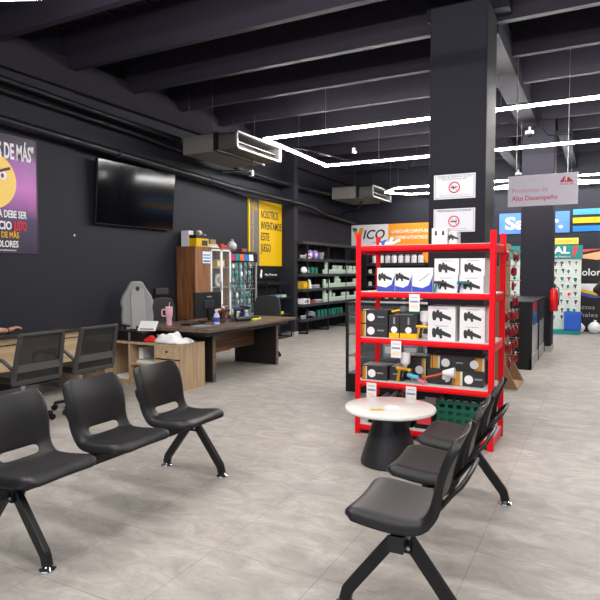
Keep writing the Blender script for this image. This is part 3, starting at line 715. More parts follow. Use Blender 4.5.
for k, (a, b_) in enumerate(((.43, .74), (.745, L_-.0))):
    g = MB(); fw_ = .036
    g.box(W_, W_+.02, a, a+fw_, .45, 1.83); g.box(W_, W_+.02, b_-fw_*(.5 if k == 0 else 1), b_, .45, 1.83); g.box(W_, W_+.02, a, b_, 1.80, 1.83); g.box(W_, W_+.02, a, b_, .45, .49)
    d = g.build('glass_door', M_WHITE, t)
    MB().box(W_+.006, W_+.01, a+.03, b_-.02, .49, 1.8).build('pane', M_GLASS, d)
    MB().box(W_+.02, W_+.04, b_-.03, b_-.018, 1.1, 1.25).build('handle', M_STEEL, d)
s = thing('notice', 'white and blue printed notice stuck on the walnut cabinet door', 'notice', (X1+.0185, cy0+.2, 1.58))
MB().box(0, .002, 0, .22, 0, .2).build('sheet', M_WHITE, s); MB().box(.002, .0025, .02, .2, .02, .05).box(.002, .0025, .02, .2, .08, .1).box(.002, .0025, .02, .2, .13, .15).build('print', M_SKYB, s)
# goods inside
goods = [('wall_clock', M_CREAM), ('bottle', M_WHITE)]
def jar(name, label, cat, c, r, h, m, group=None, capm=None):
    t = thing(name, label, cat, c, 0, group)
    MB().lathe([(0, 0), (r, 0), (r, h*.8), (r*.8, h*.86), (0, h*.86)], n=14).build('body', m, t, smooth=True)
    MB().lathe([(0, h*.86), (r*.82, h*.86), (r*.82, h), (0, h)], n=14).build('lid', capm or M_WHITE, t, smooth=True)
    return t
cx = X0+.2
jj = jar('jar', 'x', 'jar', (cx, cy0+.55, 1.516), .05, .14, M_CREAM, 'jars behind the cabinet glass')
jj['label'] = 'cream jar behind the glass doors of the walnut cabinet'
for (y, z) in ((.60, 1.516), (.50, .816), (.62, .816), (.75, .466), (.92, .466), (.50, 1.166)):
    dup(jj, (cx, cy0+y, z), 0)
box_thing('carton', 'yellow and white carton on the top shelf behind cabinet glass', 'carton', M_YEL, (cx, cy0+.86, 1.516), .2, .24, .14, 0, None, 'x', M_WHITE)
for zz, nm in ((1.166, 'middle'), (.816, 'lower')):
    t = thing('buffing_disc', 'cream round buffing wheel on the %s shelf behind cabinet glass' % nm, 'wheel', (cx, cy0+.87, zz))
    MB().cyl((0, 0, .12), (.05, 0, .12), .12, n=26).build('wheel', M_CREAM, t); MB().cyl((.05, 0, .12), (.055, 0, .12), .06, n=20).build('hub', M_GREYINK, t)
t = thing('bag', 'dark grey hanging bag behind left glass door of the cabinet', 'bag', (cx+.05, cy0+.64, 1.166))
MB().prism([(-.04, .0), (.05, 0), (.07, .25), (-.07, .25)], -.04, .04, Matrix.Rotation(PI/2, 4, 'Z')).build('bag_body', M_DKGREY, t, bevel=.01)

# things on top of the cabinet
zt = 1.8605
box_thing('carton', 'upright white carton at the left end of the cabinet top', 'carton', M_WHITE, (X0+.12, cy0+.14, zt), .16, .13, .27, 0, None, 'x', M_GREYINK)
t = box_thing('tool_box', 'yellow and black tool carton on the cabinet top', 'carton', M_YEL, (X0+.25, cy0+.26, zt), .2, .34, .19, 0)
MB().box(-.101, .101, -.171, .171, .14, .19).build('black_band', M_BLK, t)
MB().box(.1, .102, -.02, .14, .02, .11).build('tool_picture', M_INK, t); 
t = thing('polisher', 'brown and cream polisher lying on the yellow tool carton', 'power tool', (X0+.25, cy0+.3, zt+.1905), .4)
MB().blob((0, 0, .05), .05, (1, 1.6, .9)).build('bonnet', M_CREAM, t, smooth=True); MB().cyl((0, -.12, .03), (0, -.02, .05), .03).build('motor', M_CARD, t, smooth=True)
def plastic_bag(label, loc, r, m, sd, sc=(1, 1, 1.2)):
    t = thing('plastic_bag', label, 'bag', loc)
    MB().blob((0, 0, r*sc[2]*.98), r, sc, .12, sd, 14).build('bag_body', m, t, smooth=True, sub=1)
    MB().cyl((0, 0, r*sc[2]*1.8), (.01, 0, r*sc[2]*2.2), .012, .035, 8).build('knot', m, t)
    return t
M_BAG = mat('bag_grey', s2l(190, 188, 190), .35)
plastic_bag('translucent grey bag beside the yellow carton on the cabinet top', (X0+.2, cy0+.50, zt), .085, M_BAG, 4)
t = thing('white_tools', 'row of white paint tools lying on the cabinet top', 'tools', (X0+.29, cy0+.58, zt)); t.name = 'tool_tray'
MB().box(-.05, .07, -.14, .14, 0, .02).build('tray', M_WHITE, t); 
for k in range(5): MB().blob((.04, -.1+.05*k, .035), .025).build('roller_end', M_CREAM, t, smooth=True)
box_thing('carton', 'small brown carton on the cabinet top', 'carton', M_CARD, (X0+.16, cy0+.74, zt), .12, .17, .15, 0)
t = thing('red_tray', 'low red tray on the right of the cabinet top', 'tray', (X0+.25, cy0+.92, zt))
MB().box(-.09, .09, -.1, .1, 0, .05).build('tray_body', mat('dull_red', s2l(190, 60, 50), .5), t, bevel=.01); MB().box(-.05, .05, -.04, .05, .05, .08).build('tool', M_REDINK, t, bevel=.01)

# ------------------------------------------------------------ tool display with coloured header
dy0 = 8.76; dy1 = 9.70
t = thing('tool_display', 'wire display of teal packaged tools with colourful header', 'display rack', (X0, dy0, 0)); DL = dy1-dy0; gd = t
g = MB()
for yy in (0, DL): g.box(.3, .33, yy-.012, yy+.012, 0, 1.82); g.box(.02, .05, yy-.012, yy+.012, 0, 1.82)
for zz in (.1, .6, 1.1, 1.62): g.box(.3, .33, 0, DL, zz, zz+.015)
g.box(.02, .33, 0, .02, 0, .04); g.box(.02, .33, DL-.02, DL, 0, .04)
g.build('frame', M_GALV, t)
gg = MB()
for k in range(11): gg.cyl((.27, .04+DL/11*k, .3), (.27, .04+DL/11*k, 1.62), .003, n=5)
for k in range(15): gg.cyl((.27, 0, .35+.09*k), (.27, DL, .35+.09*k), .003, n=5)
gg.build('wire_grid', M_GALV, t)
MB().box(.02, .03, 0, DL, .1, 1.62).build('backing', mat('display_back', s2l(80, 92, 95), .5), t)
hd = MB().box(.3, .34, -.02, DL+.02, 1.62, 1.79).build('header', M_BLK, t)
for k, (a, m_) in enumerate(((.03, mat('magenta', s2l(190, 30, 90), .5)), (.19, M_TEAL), (.35, mat('orange_red', s2l(235, 95, 40), .5)), (.51, M_SKYB), (.665, M_WHITE))):
    MB().prism([(a, .0), (a+.145, 0), (a+.125, .12), (a-.02, .12)], 0, .002, Matrix.Translation((.343, 0, 1.645)) @ Matrix.Rotation(PI/2, 4, 'Z')).build('header_patch', m_, hd)
packs = [M_TEAL, mat('pack_clear', s2l(165, 185, 188), .3), mat('pack_teal2', s2l(60, 150, 150), .4), mat('pack_dark', s2l(70, 90, 95), .4), M_WHITE]
pk0 = {}
rnd = random.Random(11)
for r in range(9):
    for c_ in range(5):
        mi = rnd.choice([0, 1, 1, 2, 2, 3, 3, 4]) if r < 6 else rnd.choice([0, 0, 2, 1])
        if mi not in pk0:
            o = thing('hanging_pack', 'teal and clear packaged tool hanging on the wire display', 'packaged tool', (0, 0, 0), 0, 'packaged tools on the wire display')
            MB().box(-.002, .0, -.045, .045, -.12, 0).build('card', mat('pack_card', s2l(120, 140, 142), .4), o)
            MB().blob((.012, 0, -.065), .04, (.35, .8, 1.1)).build('tool', packs[mi], o, smooth=True)
            pk0[mi] = o; first = True
        else: o = dup(pk0[mi], (0, 0, 0), 0)
        o['label'] = '%s packaged tool in the %s row of the wire display' % (['teal', 'clear grey', 'sea green', 'dark', 'white'][mi], ORDN[r]); o['group'] = 'packs in the %s row of the wire display' % ORDN[r]
        o.location = (X0+.31+rnd.uniform(0, .03), dy0+.09+.152*c_+rnd.uniform(-.02, .02), 1.6-.135*r)
        o.scale = (1, rnd.uniform(.8, 1.2), rnd.uniform(.8, 1.15))

MB().box(.02, .34, 0, DL, 1.80, 1.82).build('top_panel', M_BLK, gd)
plastic_bag('crumpled clear grey bag standing on top of the tool display', (X0+.2, dy0+.28, 1.8205), .10, M_BAG, 9, (.9, 1.2, 1))
box_thing('carton', 'small red brown carton on the right of the tool display top', 'carton', mat('brick_red', s2l(150, 70, 60), .5), (X0+.2, dy0+.62, 1.8205), .12, .16, .06)
# ------------------------------------------------------------ small black rack by the pilaster
t = thing('wire_rack', 'narrow black metal display rack below the yellow banner', 'display rack', (-6.38, 10.05, 0))
g = MB(); RL = 1.05
for yy in (0, RL):
    for xx in (.02, .34): g.bar((xx, yy, 0), (xx, yy, 1.24 if xx > .1 else 1.5), .02, .02, (0, 1, 0))
    g.bar((.02, yy, .02), (.34, yy, .02), .02, .02)
g.bar((.34, 0, .02), (.34, RL, .02), .02, .02)
g.build('frame', M_BLKM, t)
for zz in (.12, .5, .86, 1.18): MB().box(.02, .34, 0, RL, zz, zz+.025).build('shelf', M_BLKM, t)
h = MB().box(.02, .04, .0, RL, 1.28, 1.52).build('header_board', M_BLK, t)
text('lettering', 'Mas Pinturas', .075, M_WHITE, t, (.042, .42, 1.37), WALLX, w=.5)
MB().blob((.045, .28, 1.44), .04, (.15, .8, 1)).blob((.045, .26, 1.36), .055, (.12, .8, 1.1)).build('emblem', M_WHITE, t, smooth=True)
for k, (yy, zz, m_, nm) in enumerate(((.35, .8855, M_TOOLB, 'dark blue'), (.6, .8855, mat('pale_blue', s2l(110, 160, 200), .5), 'pale blue'), (.85, .8855, M_CREAM, 'cream'), (.75, .5255, M_NEON, 'yellow green'), (.45, .5255, M_GREYINK, 'grey'), (.5, .1455, M_DKGREY, 'dark grey'))):
    box_thing('packet', '%s packet lying on a shelf of the narrow black rack' % nm, 'packet', m_, (-6.2, 10.05+yy, zz), .2, .2, .05, .1*k)

# ------------------------------------------------------------ long wall shelving
sy0, sy1 = 11.48, 14.85; sxf = -5.95
t = thing('wall_shelving', 'long dark grey shelving unit along the left wall', 'shelving', (-6.395, sy0, 0)); SD = sxf+6.395; SL = sy1-sy0
levels = [.36, .70, 1.05, 1.39, 1.74]
for z in levels+[2.13]:
    MB().box(.0, SD, 0, SL, z-.065, z).build('shelf', mat('shelf_grey', s2l(58, 58, 62), .5, spec=.3), t, bevel=.003)
MB().box(0, .01, 0, SL, .3, 2.13).build('back_panel', M_BLK, t)
for yy in (.27, 1.4, 2.5, SL-.06):
    g = MB(); g.bar((SD-.03, yy, 0), (SD-.03, yy, 2.06), .03, .03, (0, 1, 0)); g.bar((.03, yy, 0), (.03, yy, 2.06), .03, .03, (0, 1, 0)); g.bar((.03, yy, .015), (SD-.03, yy, .015), .03, .03)
    g.build('support_frame', M_BLKM, t)
jg = jar('paint_jar', 'pale green paint jar in the stacked rows on the long wall shelving', 'jar', (0, 0, -5), .046, .10, M_LGREEN, 'pale green jars on the wall shelving')
first = True
rnd = random.Random(5)
for li, z in enumerate(levels[:4]):
    if li == 0: continue
    for k in range(19):
        y = sy0+1.25+.112*k
        h = rnd.choice([1, 1, 2, 2, 3]) if k < 14 else rnd.choice([1, 2])
        for s_ in range(h):
            loc = (sxf-.07, y, z+.0005+.1005*s_)
            lb = 'pale green paint jar on the %s shelf of the long wall shelving' % {1: 'second lowest', 2: 'middle', 3: 'upper'}[li]
            gp = 'pale green jars, ' + {1: 'second lowest', 2: 'middle', 3: 'upper'}[li] + ' wall shelf'
            if first: jg.location = loc; first = False; jg['label'] = lb; jg['group'] = gp
            else: dup(jg, loc, 0, lb, gp)
dg = jar('paint_bottle', 'dark green paint bottle on the long wall shelving', 'bottle', (0, 0, -5), .045, .15, M_GREEN, 'dark green bottles on the wall shelving', M_TEAL)
first = True
for z, a, n_ in ((levels[3], .42, 6), (levels[0], .95, 9), (levels[0], 1.9, 5)):
    for k in range(n_):
        loc = (sxf-.08-.07*(k % 2), sy0+a+.1*k, z+.0005)
        if first: dg.location = loc; first = False
        else: dup(dg, loc, 0)
wj = jar('round_tin', 'small grey and white tin on the long wall shelving', 'tin', (0, 0, -5), .04, .075, M_GREYINK, 'grey tins on the wall shelving')
first = True
for z, a, n_ in ((levels[2], .62, 4), (levels[1], .75, 4), (levels[4], .06, 3), (levels[0], .1, 3)):
    for k in range(n_):
        loc = (sxf-.08, sy0+a+.11*k, z+.0005)
        if first: wj.location = loc; first = False
        else: dup(wj, loc, 0)
for k in range(2):
    t = thing('masking_roll', ('left' if k == 0 else 'right')+' of two upright purple rolls on the upper wall shelf', 'roll', (sxf-.08, sy0+.5+.28*k, levels[4]+.0005))
    MB().cyl((-.03, 0, .10), (.03, 0, .10), .10, n=26).build('roll', M_PURP, t); MB().cyl((.03, 0, .1), (.033, 0, .1), .045, n=18).build('core', M_LILAC, t)
box_thing('packet', 'white and red packet leaning beside the purple rolls', 'packet', M_WHITE, (sxf-.06, sy0+.36, levels[4]+.0005), .06, .14, .11, 0, None, 'x', M_REDINK)
t = thing('paint_cup', 'grey strainer cup right of the purple rolls on the upper shelf', 'cup', (sxf-.08, sy0+1.1, levels[4]+.0005))
MB().lathe([(0, 0), (.05, 0), (.09, .16), (.08, .16), (0, .03)], n=16).build('cup', M_GREYINK, t, smooth=True); MB().blob((.0, .06, .1), .04).build('rag', M_CREAM, t)
box_thing('carton', 'mustard yellow carton at the left end of the middle wall shelf', 'carton', mat('mustard', s2l(190, 150, 30), .5), (sxf-.1, sy0+.2, levels[2]+.0005), .16, .32, .17, 0, None, 'x', M_YEL)
box_thing('carton', 'white box at the left end of the second wall shelf from below', 'carton', M_WHITE, (sxf-.1, sy0+.24, levels[1]+.0005), .16, .3, .12, 0, None, 'x', M_GREYINK)
box_thing('packet', 'red brown packet on the second wall shelf from below', 'packet', mat('brick_red', s2l(150, 70, 60), .5), (sxf-.08, sy0+.6, levels[1]+.0005), .1, .24, .07)
t = thing('face_mask', 'white respirator mask at left end below the purple rolls', 'mask', (sxf-.09, sy0+.22, levels[3]+.0005))
MB().blob((0, 0, .08), .1, (.7, 1.3, .85), .06, 3).build('mask_shell', M_WHITE, t, smooth=True, sub=1); MB().cyl((.06, .05, .05), (.1, .06, .04), .03).build('filter', M_GREYINK, t)
t = thing('rag_bundle', 'white cone shaped cup on the middle wall shelf', 'cup', (sxf-.08, sy0+.45, levels[2]+.0005)); t.name = 'mixing_cup'
MB().lathe([(0, 0), (.07, 0), (.035, .2), (0, .21)], n=14).build('cup', M_WHITE, t, smooth=True); MB().box(-.02, .03, .04, .1, 0, .05).build('clip', M_INK, t)
t = thing('air_hose', 'coiled grey hose on the lowest wall shelf', 'hose', (sxf-.13, sy0+.62, levels[0]+.0005))
MB().tube([(.1*math.cos(a), .14*math.sin(a), .03+.012*a/2) for a in [k*.5 for k in range(38)]], .018, 6).build('coil', M_GREYINK, t, smooth=True); MB().cyl((.1, 0, .03), (.12, -.1, .03), .015).build('fitting', M_STEEL, t)

# back wall shelf and cans
t = thing('wall_shelf', 'dark shelf on the back wall below the orange and white sign', 'shelf', (-6.2, YB-.36, 1.68))
MB().box(.4, 2.05, 0, .355, -.08, 0).build('board', M_DKGREY, t); MB().box(.4, .42, 0, .355, 0, .3).build('side_panel', M_DKGREY, t)
cn = jar('paint_can', 'white paint can in the row on the back wall shelf', 'can', (-5.6, YB-.2, 1.6805), .075, .22, M_WHITEB, 'white cans on the back wall shelf', M_GREYINK)
for k in range(1, 8): dup(cn, (-5.6+.185*k, YB-.2, 1.6805), 0)
t = thing('back_shelving', 'dark shelving against the back wall partly behind the red rack', 'shelving', (-5.9, YB-.42, 0))
for z in (.36, .70, 1.05, 1.39): MB().box(.1, 1.9, 0, .4, z-.06, z).build('shelf', M_DKGREY, t)
for xx in (.1, 1.88): MB().box(xx, xx+.03, 0, .4, 0, 1.7).build('side_panel', M_BLKM, t)
first = None
for z in (.7, 1.05, 1.39):
    for k in range(7):
        if first is None: first = jar('paint_jar', 'pale jar on the shelving against the back wall', 'jar', (-5.7, YB-.3, z+.0005), .05, .11, M_CREAM, 'pale jars on the back shelving')
        else: dup(first, (-5.7+.24*k, YB-.3, z+.0005), 0)

# sign on the back wall
t = thing('brand_sign', 'long white and orange sign with black italic lettering on back wall', 'sign', (-6.38, YB-.03, 2.18))
MB().box(0, 1.1, 0, .03, 0, .58).build('white_board', M_WHITEB, t); MB().box(1.1, 2.24, 0, .03, 0, .58).build('orange_board', M_ORANGE, t)
MB().box(2.07, 2.24, .0, .03, -.55, 0).build('orange_tail', M_ORANGE, t)
a = text('lettering', 'ICO', .36, M_INK, t, (.36, -.003, .29), FRONT, w=.62, bold=.02); 
a.data.transform(Matrix(((1, .25, 0, 0), (0, 1, 0, 0), (0, 0, 1, 0), (0, 0, 0, 1))))
MB().prism([(.03, .50), (.16, .50), (.205, .32), (.26, .50), (.38, .50), (.26, .10), (.17, .10)], -.004, 0).build('check_emblem', M_ORANGE, t); MB().prism([(.03, .5), (.16, .5), (.185, .42), (.06, .40)], -.006, -.004).build('emblem_green', M_GREEN, t)
MB().prism([(.55, .06), (1.0, .06), (1.08, .16), (.9, .1)], -.004, 0).build('blue_swoosh', M_SKYB, t)
text('lettering', 'LA MARCA MÁS COMPLETA EN', .13, M_WHITE, t, (1.2, -.003, .36), FRONT, w=1.0, bold=.015)
text('lettering', 'SOLUCIONES AUTOMOTRICES', .13, M_WHITE, t, (1.16, -.003, .19), FRONT, w=1.04, bold=.015)

# right part of the back wall
t = thing('brand_sign', 'periwinkle blue sign with white rounded lettering behind far pillar', 'sign', (-2.34, YB-.03, 2.38))
MB().box(0, 1.62, 0, .03, 0, .52).build('board', M_SAY, t, bevel=.01); text('lettering', 'Sayer.', .42, M_WHITE, t, (.14, -.003, .25), FRONT, w=1.33, bold=.03)
t = thing('stripe_panel', 'blue, yellow and blue stripes on the back wall at right', 'wall panel', (-.65, YB-.021, 2.40))
for z, m_ in ((0, M_SKYB), (.2, M_YEL), (.4, mat('pale_sky', s2l(55, 145, 215), .5))): MB().box(0, 2.6, 0, .02, z, z+.13).build('stripe', m_, t)
t = thing('stripe_panel', 'short blue and yellow stripes seen just right of near pillar', 'wall panel', (-3.4, YB-.021, 2.40))
for z, m_ in ((.2, M_YEL), (.36, M_SKYB)): MB().box(0, .93, 0, .02, z, z+.13).build('stripe', m_, t)
t = thing('brand_sign', 'small yellow sign with orange lettering below the blue sign', 'sign', (-1.2, YB-.03, 2.1))
MB().box(0, .68, 0, .03, 0, .15).build('board', mat('pale_yellow', s2l(245, 205, 90), .5), t); text('lettering', 'automotriz', .15, M_ORANGE, t, (.03, -.003, .08), FRONT, w=.62, bold=.01)

# tool wall with teal header
ty = 14.72; tx1 = xat(581, ty); tx0 = tx1-1.68
t = thing('tool_board', 'white pegboard of hanging tools with teal header behind far pillar', 'display rack', (tx0, ty, 0)); TL = tx1-tx0
MB().box(0, TL, 0, .04, .1, 1.74).build('pegboard', mat('pegboard', s2l(215, 222, 212), .5, noise=.15, scale=14), t)
MB().box(-.02, TL+.02, -.05, .06, 1.74, 2.05).build('header', M_TEAL, t, bevel=.005)
text('lettering', 'TOTAL', .22, M_WHITE, t, (.52, -.054, 1.93), FRONT, w=.92, bold=.03)
text('lettering', 'One-Stop Tools Station', .06, M_WHITE, t, (.6, -.054, 1.785), FRONT, w=.85)
MB().prism([(TL-.17, 2.01), (TL-.07, 2.03), (TL-.14, 1.78), (TL-.18, 1.80)], -.056, -.05).build('red_flash', M_REDINK, t)
MB().box(0, TL, -.3, .04, 0, .1).build('base', M_TEAL, t, bevel=.006)
hp = {}
rnd = random.Random(3)
mm = [mat('tool_grey', s2l(95, 125, 120), .5), M_TEAL, mat('tool_dark', s2l(60, 75, 80), .5), M_REDINK]
def hang_tool(mi):
    o = thing('hanging_tool', 'small hanging tool on the white pegboard with teal header', 'tool', (0, 0, 0), 0, 'tools on the white pegboard')
    MB().box(-.05, .05, -.004, 0, -.14, 0).build('card', M_WHITE, o)
    g = MB()
    if mi % 2 == 0: g.cyl((0, -.02, -.12), (0, -.02, -.05), .015, n=8); g.box(-.035, .035, -.03, -.008, -.06, -.02)
    else: g.blob((0, -.02, -.07), .04, (.9, .5, 1.1)); g.box(-.012, .012, -.03, -.01, -.13, -.08)
    g.build('tool', mm[mi], o); return o
for r in range(8):
    for c_ in range(11):
        mi = rnd.choice([0, 0, 1, 2, 2, 3]) if 3 <= r <= 6 else rnd.choice([0, 0, 1, 2])
        if mi not in hp: hp[mi] = hang_tool(mi); o = hp[mi]
        else: o = dup(hp[mi], (0, 0, 0), 0)
        x_ = tx0+.1+.147*c_
        o['label'] = '%s hanging tool in the %s row of the white pegboard' % (['grey', 'teal', 'dark', 'red'][mi], ORDN[r]); o['group'] = 'tools in the %s row of the white pegboard' % ORDN[r]
        o.location = (x_+rnd.uniform(-.02, .02), ty-.001, 1.71-.18*r-rnd.uniform(0, .02)); o.scale = (rnd.uniform(.7, 1.15), 1, rnd.uniform(.8, 1.05)); o.rotation_euler.y = rnd.uniform(-.15, .15)
t = thing('blue_crate', 'bright blue plastic bin at the foot of the tool pegboard', 'bin', (xat(573, ty-.2), ty-.2, .1005)); t.scale = (.86, .8, 1.0)
g = MB(); g.box(-.19, .22, -.15, .12, 0, .42); g.build('bin_body', mat('bin_blue', s2l(25, 85, 185), .45), t, bevel=.02); MB().box(-.2, .23, -.16, .13, .38, .42).build('rim', mat('bin_blue_rim', s2l(40, 105, 205), .4), t, bevel=.005)

# black printed panel at the right edge
t = thing('printed_panel', 'black printed panel with white words and colour curves at right edge', 'panel', (-1.265, 15.29, -.2145)); t.scale = (1.15, 1, 1.15)
MB().box(0, 2.4, 0, .05, .188, 1.92).build('panel', mat('panel_black', s2l(34, 30, 34), .4, spec=.3), t)
MB().prism([(.7, 1.78), (1.1, 1.86), (1.7, 1.9), (2.3, 1.88), (2.3, 1.80), (1.6, 1.76), (1.0, 1.68), (.7, 1.72)], -.004, 0).build('orange_curve', mat('curve_orange', s2l(240, 170, 120), .5), t)
MB().prism([(.7, 1.9), (1.2, 1.91), (.9, 1.87), (.7, 1.83)], -.004, 0).build('red_curve', mat('curve_red', s2l(190, 60, 60), .5), t)
MB().prism([(.7, 1.19), (2.3, 1.19), (2.3, .96), (1.05, 1.0), (.7, 1.08)], -.004, 0).build('white_band', M_WHITE, t)
MB().prism([(.7, 1.08), (1.0, 1.01), (1.3, .95), (1.0, .95), (.7, 1.02)], -.006, -.004).build('yellow_curve', M_YEL, t); MB().prism([(.7, 1.01), (1.0, .94), (1.3, .9), (.9, .9), (.7, .95)], -.006, -.0).build('blue_curve', M_BLUE, t)
text('lettering', 'Colors', .2, M_WHITE, t, (.58, -.004, 1.42), FRONT, w=.56, bold=.012)
text('lettering', 'Productos', .13, mat('text_grey', s2l(170, 165, 170), .5), t, (.37, -.004, .70), FRONT, w=.6)
text('lettering', 'profesionales', .13, MATS['text_grey'], t, (.15, -.004, .54), FRONT, w=.88)
for k, (dx, r_, lab) in enumerate(((-.12, .13, 'left'), (.12, .15, 'right'))):
    b_ = plastic_bag('%s white and blue plastic bag on the floor by the black panel' % lab, (xat(588, 14.95)+dx*1.35, 14.95, 0), r_, M_WHITE, 6+k, (1, .9, .95))
    MB().blob((0, -r_*.75, r_*.9), r_*.4, (.7, .3, .5)).build('blue_print', M_BLUE if k == 0 else M_REDINK, b_, smooth=True)

# fire extinguisher on the far pillar
t = thing('fire_extinguisher', 'red fire extinguisher hung on the side of the far pillar', 'fire extinguisher', (-.745, 11.065, .74)); t.scale = (.85, .85, .88)
MB().lathe([(0, 0), (.075, 0), (.08, .02), (.08, .38), (.06, .44), (.025, .47), (0, .47)], n=24).build('cylinder', mat('ext_red', s2l(200, 20, 25), .3), t, smooth=True)
MB().box(-.02, .02, -.02, .02, .47, .52).bar((0, 0, .52), (.02, -.1, .55), .02, .012).build('valve', M_BLKM, t)
MB().tube([(.02, -.02, .5), (.09, -.03, .46), (.1, -.03, .3), (.09, -.03, .12)], .012, 8).build('hose', M_BLK, t, smooth=True)
MB().box(-.03, .03, .06, .11, .3, .34).build('wall_bracket', M_BLKM, t)

# hanging sign
t = thing('hanging_sign', 'lilac hanging sign with red logo and pink lettering near far pillar', 'sign', (-1.106, 7.9, 2.27))
MB().box(0, .82, 0, .012, 0, .39).build('board', M_LILAC, t, bevel=.002)
text('lettering', 'Alto Desempeño', .085, mat('sign_red', s2l(215, 80, 105), .5), t, (.05, -.002, .10), FRONT, w=.54, bold=.01)
text('lettering', 'Productos de', .075, mat('sign_pink', s2l(232, 170, 185), .5), t, (.05, -.002, .2), FRONT, w=.42, bold=.01)
text('lettering', 'AXALTA', .034, MATS['sign_red'], t, (.61, -.002, .252), FRONT, w=.16, bold=.02)
g = MB(); g.prism([(.61, .275), (.66, .345), (.675, .345), (.655, .275)], -.002, 0); g.prism([(.66, .275), (.675, .31), (.69, .275)], -.002, 0); g.prism([(.69, .275), (.70, .335), (.715, .335), (.77, .275)], -.002, 0)
g.build('logo', M_REDINK, t)
g = MB(); g.cyl((.1, .006, .39), (.1, .006, 2.33), .003, n=5); g.cyl((.7, .006, .39), (.7, .006, 2.33), .003, n=5); g.build('wires', M_STEEL, t)

# notices on the near pillar
def notice(label, z0, z1, title, ring):
    t = thing('notice_board', label, 'notice', (-1.57, 5.992, z0), group=None); w_ = .42; h = z1-z0
    MB().box(0, w_, -.004, .008, 0, h).build('sheet', mat('notice_white', s2l(222, 222, 228), .4), t)
    g = MB()
    for a in ((.012, w_-.012, .012, .016), (.012, w_-.012, h-.016, h-.012)): g.box(a[0], a[1], -.0055, -.004, a[2], a[3])
    for x_ in (.012, w_-.016): g.box(x_, x_+.004, -.0055, -.004, .012, h-.012)
    g.build('border', M_GREYINK, t)
    r = .052; c_ = (.21, h*.46)
    g = MB(); g.tube([(c_[0]+r*math.cos(a), -.006, c_[1]+r*math.sin(a)) for a in [2*PI*k/28 for k in range(29)]], .006, 6)
    g.bar((c_[0]-r*.7, -.006, c_[1]+r*.7), (c_[0]+r*.7, -.006, c_[1]-r*.7), .004, .008, (0, 1, 0)); g.build('prohibition_ring', M_REDINK, t)
    if ring == 'smoke': MB().box(c_[0]-.035, c_[0]+.03, -.0055, -.004, c_[1]-.008, c_[1]+.004).box(c_[0]+.02, c_[0]+.025, -.0055, -.004, c_[1]+.004, c_[1]+.03).build('cigarette', M_INK, t)
    else: MB().prism([(c_[0]+x_*.9, c_[1]+z_*.9) for x_, z_ in ((-.04, .01), (.03, .01), (.04, .0), (.0, -.004), (-.005, -.02), (-.02, -.02), (-.018, -.004), (-.04, -.004))], -.0055, -.004).build('tool_icon', M_INK, t)
    for s_, sz, zz, w2 in title: text('lettering', s_, sz, M_INK, t, (.21, -.0045, zz), FRONT, w=w2, align='CENTER', depth=.0006)
    return t
notice('upper white notice on the near pillar with a red prohibition ring', 2.18, 2.43, [('QUEDA PROHIBIDO EL USO DE', .017, .22, .33), ('HERRAMIENTAS EN ESTA AREA', .014, .2, .25), ('Reglamento interno del establecimiento', .010, .035, .3)], 'gun')
notice('lower no smoking notice on the near pillar, partly behind the white box', 1.84, 2.08, [('PROHIBIDO FUMAR', .026, .215, .34), ('Area libre de humo de tabaco', .012, .035, .26)], 'smoke')

# black counter beyond, glass case behind the rack
t = thing('glass_counter', 'black counter with glazed right side beside the far pillar', 'counter', (-.88, 8.93, 0)); CL = 2.15
MB().box(-.9, -.03, 0, CL, 0, .98).build('body', M_BLK, t, bevel=.004)
MB().box(-.92, 0, -.01, CL+.01, .98, 1.0).build('counter_top', M_DKGREY, t)
MB().box(-.03, -.01, .0, CL, .0, .18).build('plinth', M_GALV, t)
for a in (0, CL*.5, CL-.03): MB().box(-.03, .0, a, a+.03, 0, .98).build('frame_upright', M_BLKM, t)
MB().box(-.03, -.022, .03, CL-.03, .18, .62).build('lower_panels', mat('panel_grey', s2l(165, 165, 168), .2), t)
MB().box(-.03, -.022, .03, CL-.03, .62, .97).build('glass', mat('case_glass', s2l(70, 80, 95), .08, spec=.8), t)
for k, (y_, m_, nm) in enumerate(((.4, mat('dull_red', s2l(190, 60, 50), .5), 'red'), (.9, M_CREAM, 'cream'), (1.5, M_TOOLB, 'dark blue'))):
    box_thing('carton', '%s carton on top of the glazed black counter' % nm, 'carton', m_, (-1.5, 8.93+y_, 1.0005), .2, .2, .16)

t = thing('glass_showcase', 'black glass showcase standing behind the red rack', 'showcase', (-2.70, 6.32, 0)); 
MB().box(0, 1.02, 0, .45, 0, .22).build('base', M_BLK, t, bevel=.004)
g = MB()
for x_ in (0, .99):
    for y_ in (0, .42): g.box(x_, x_+.03, y_, y_+.03, .22, 1.04)
g.box(0, 1.02, 0, .45, 1.04, 1.07); g.build('frame', M_BLKM, t)
MB().box(.03, .99, .435, .44, .22, 1.04).build('back_panel', mat('case_back', s2l(70, 68, 70), .4), t)
for z in (.42, .68, .88): MB().box(.02, 1.0, .02, .43, z, z+.012).build('shelf', mat('case_shelf', s2l(120, 122, 124), .15, alpha=.5), t)
MB().box(.03, .99, .004, .01, .22, 1.04).build('front_glass', M_GLASS, t); MB().box(.004, .01, .03, .42, .22, 1.04).build('side_glass', M_GLASS, t)
box_thing('carton', 'brown carton inside the black showcase on the top shelf', 'carton', mat('maroon', s2l(105, 65, 58), .5), (-2.5, 6.55, .8925), .28, .16, .12)
box_thing('carton', 'white carton inside the black showcase low at left', 'carton', M_CREAM, (-2.5, 6.5, .6925), .2, .16, .10)
for k in range(3): box_thing('carton', 'grey case inside the showcase, %s of three' % ('leftmost', 'middle', 'rightmost')[k], 'carton', M_GREYINK, (-2.3+.24*k+.12, 6.52, .4325), .18, .16, .16, 0, None, 'y', M_WHITE)

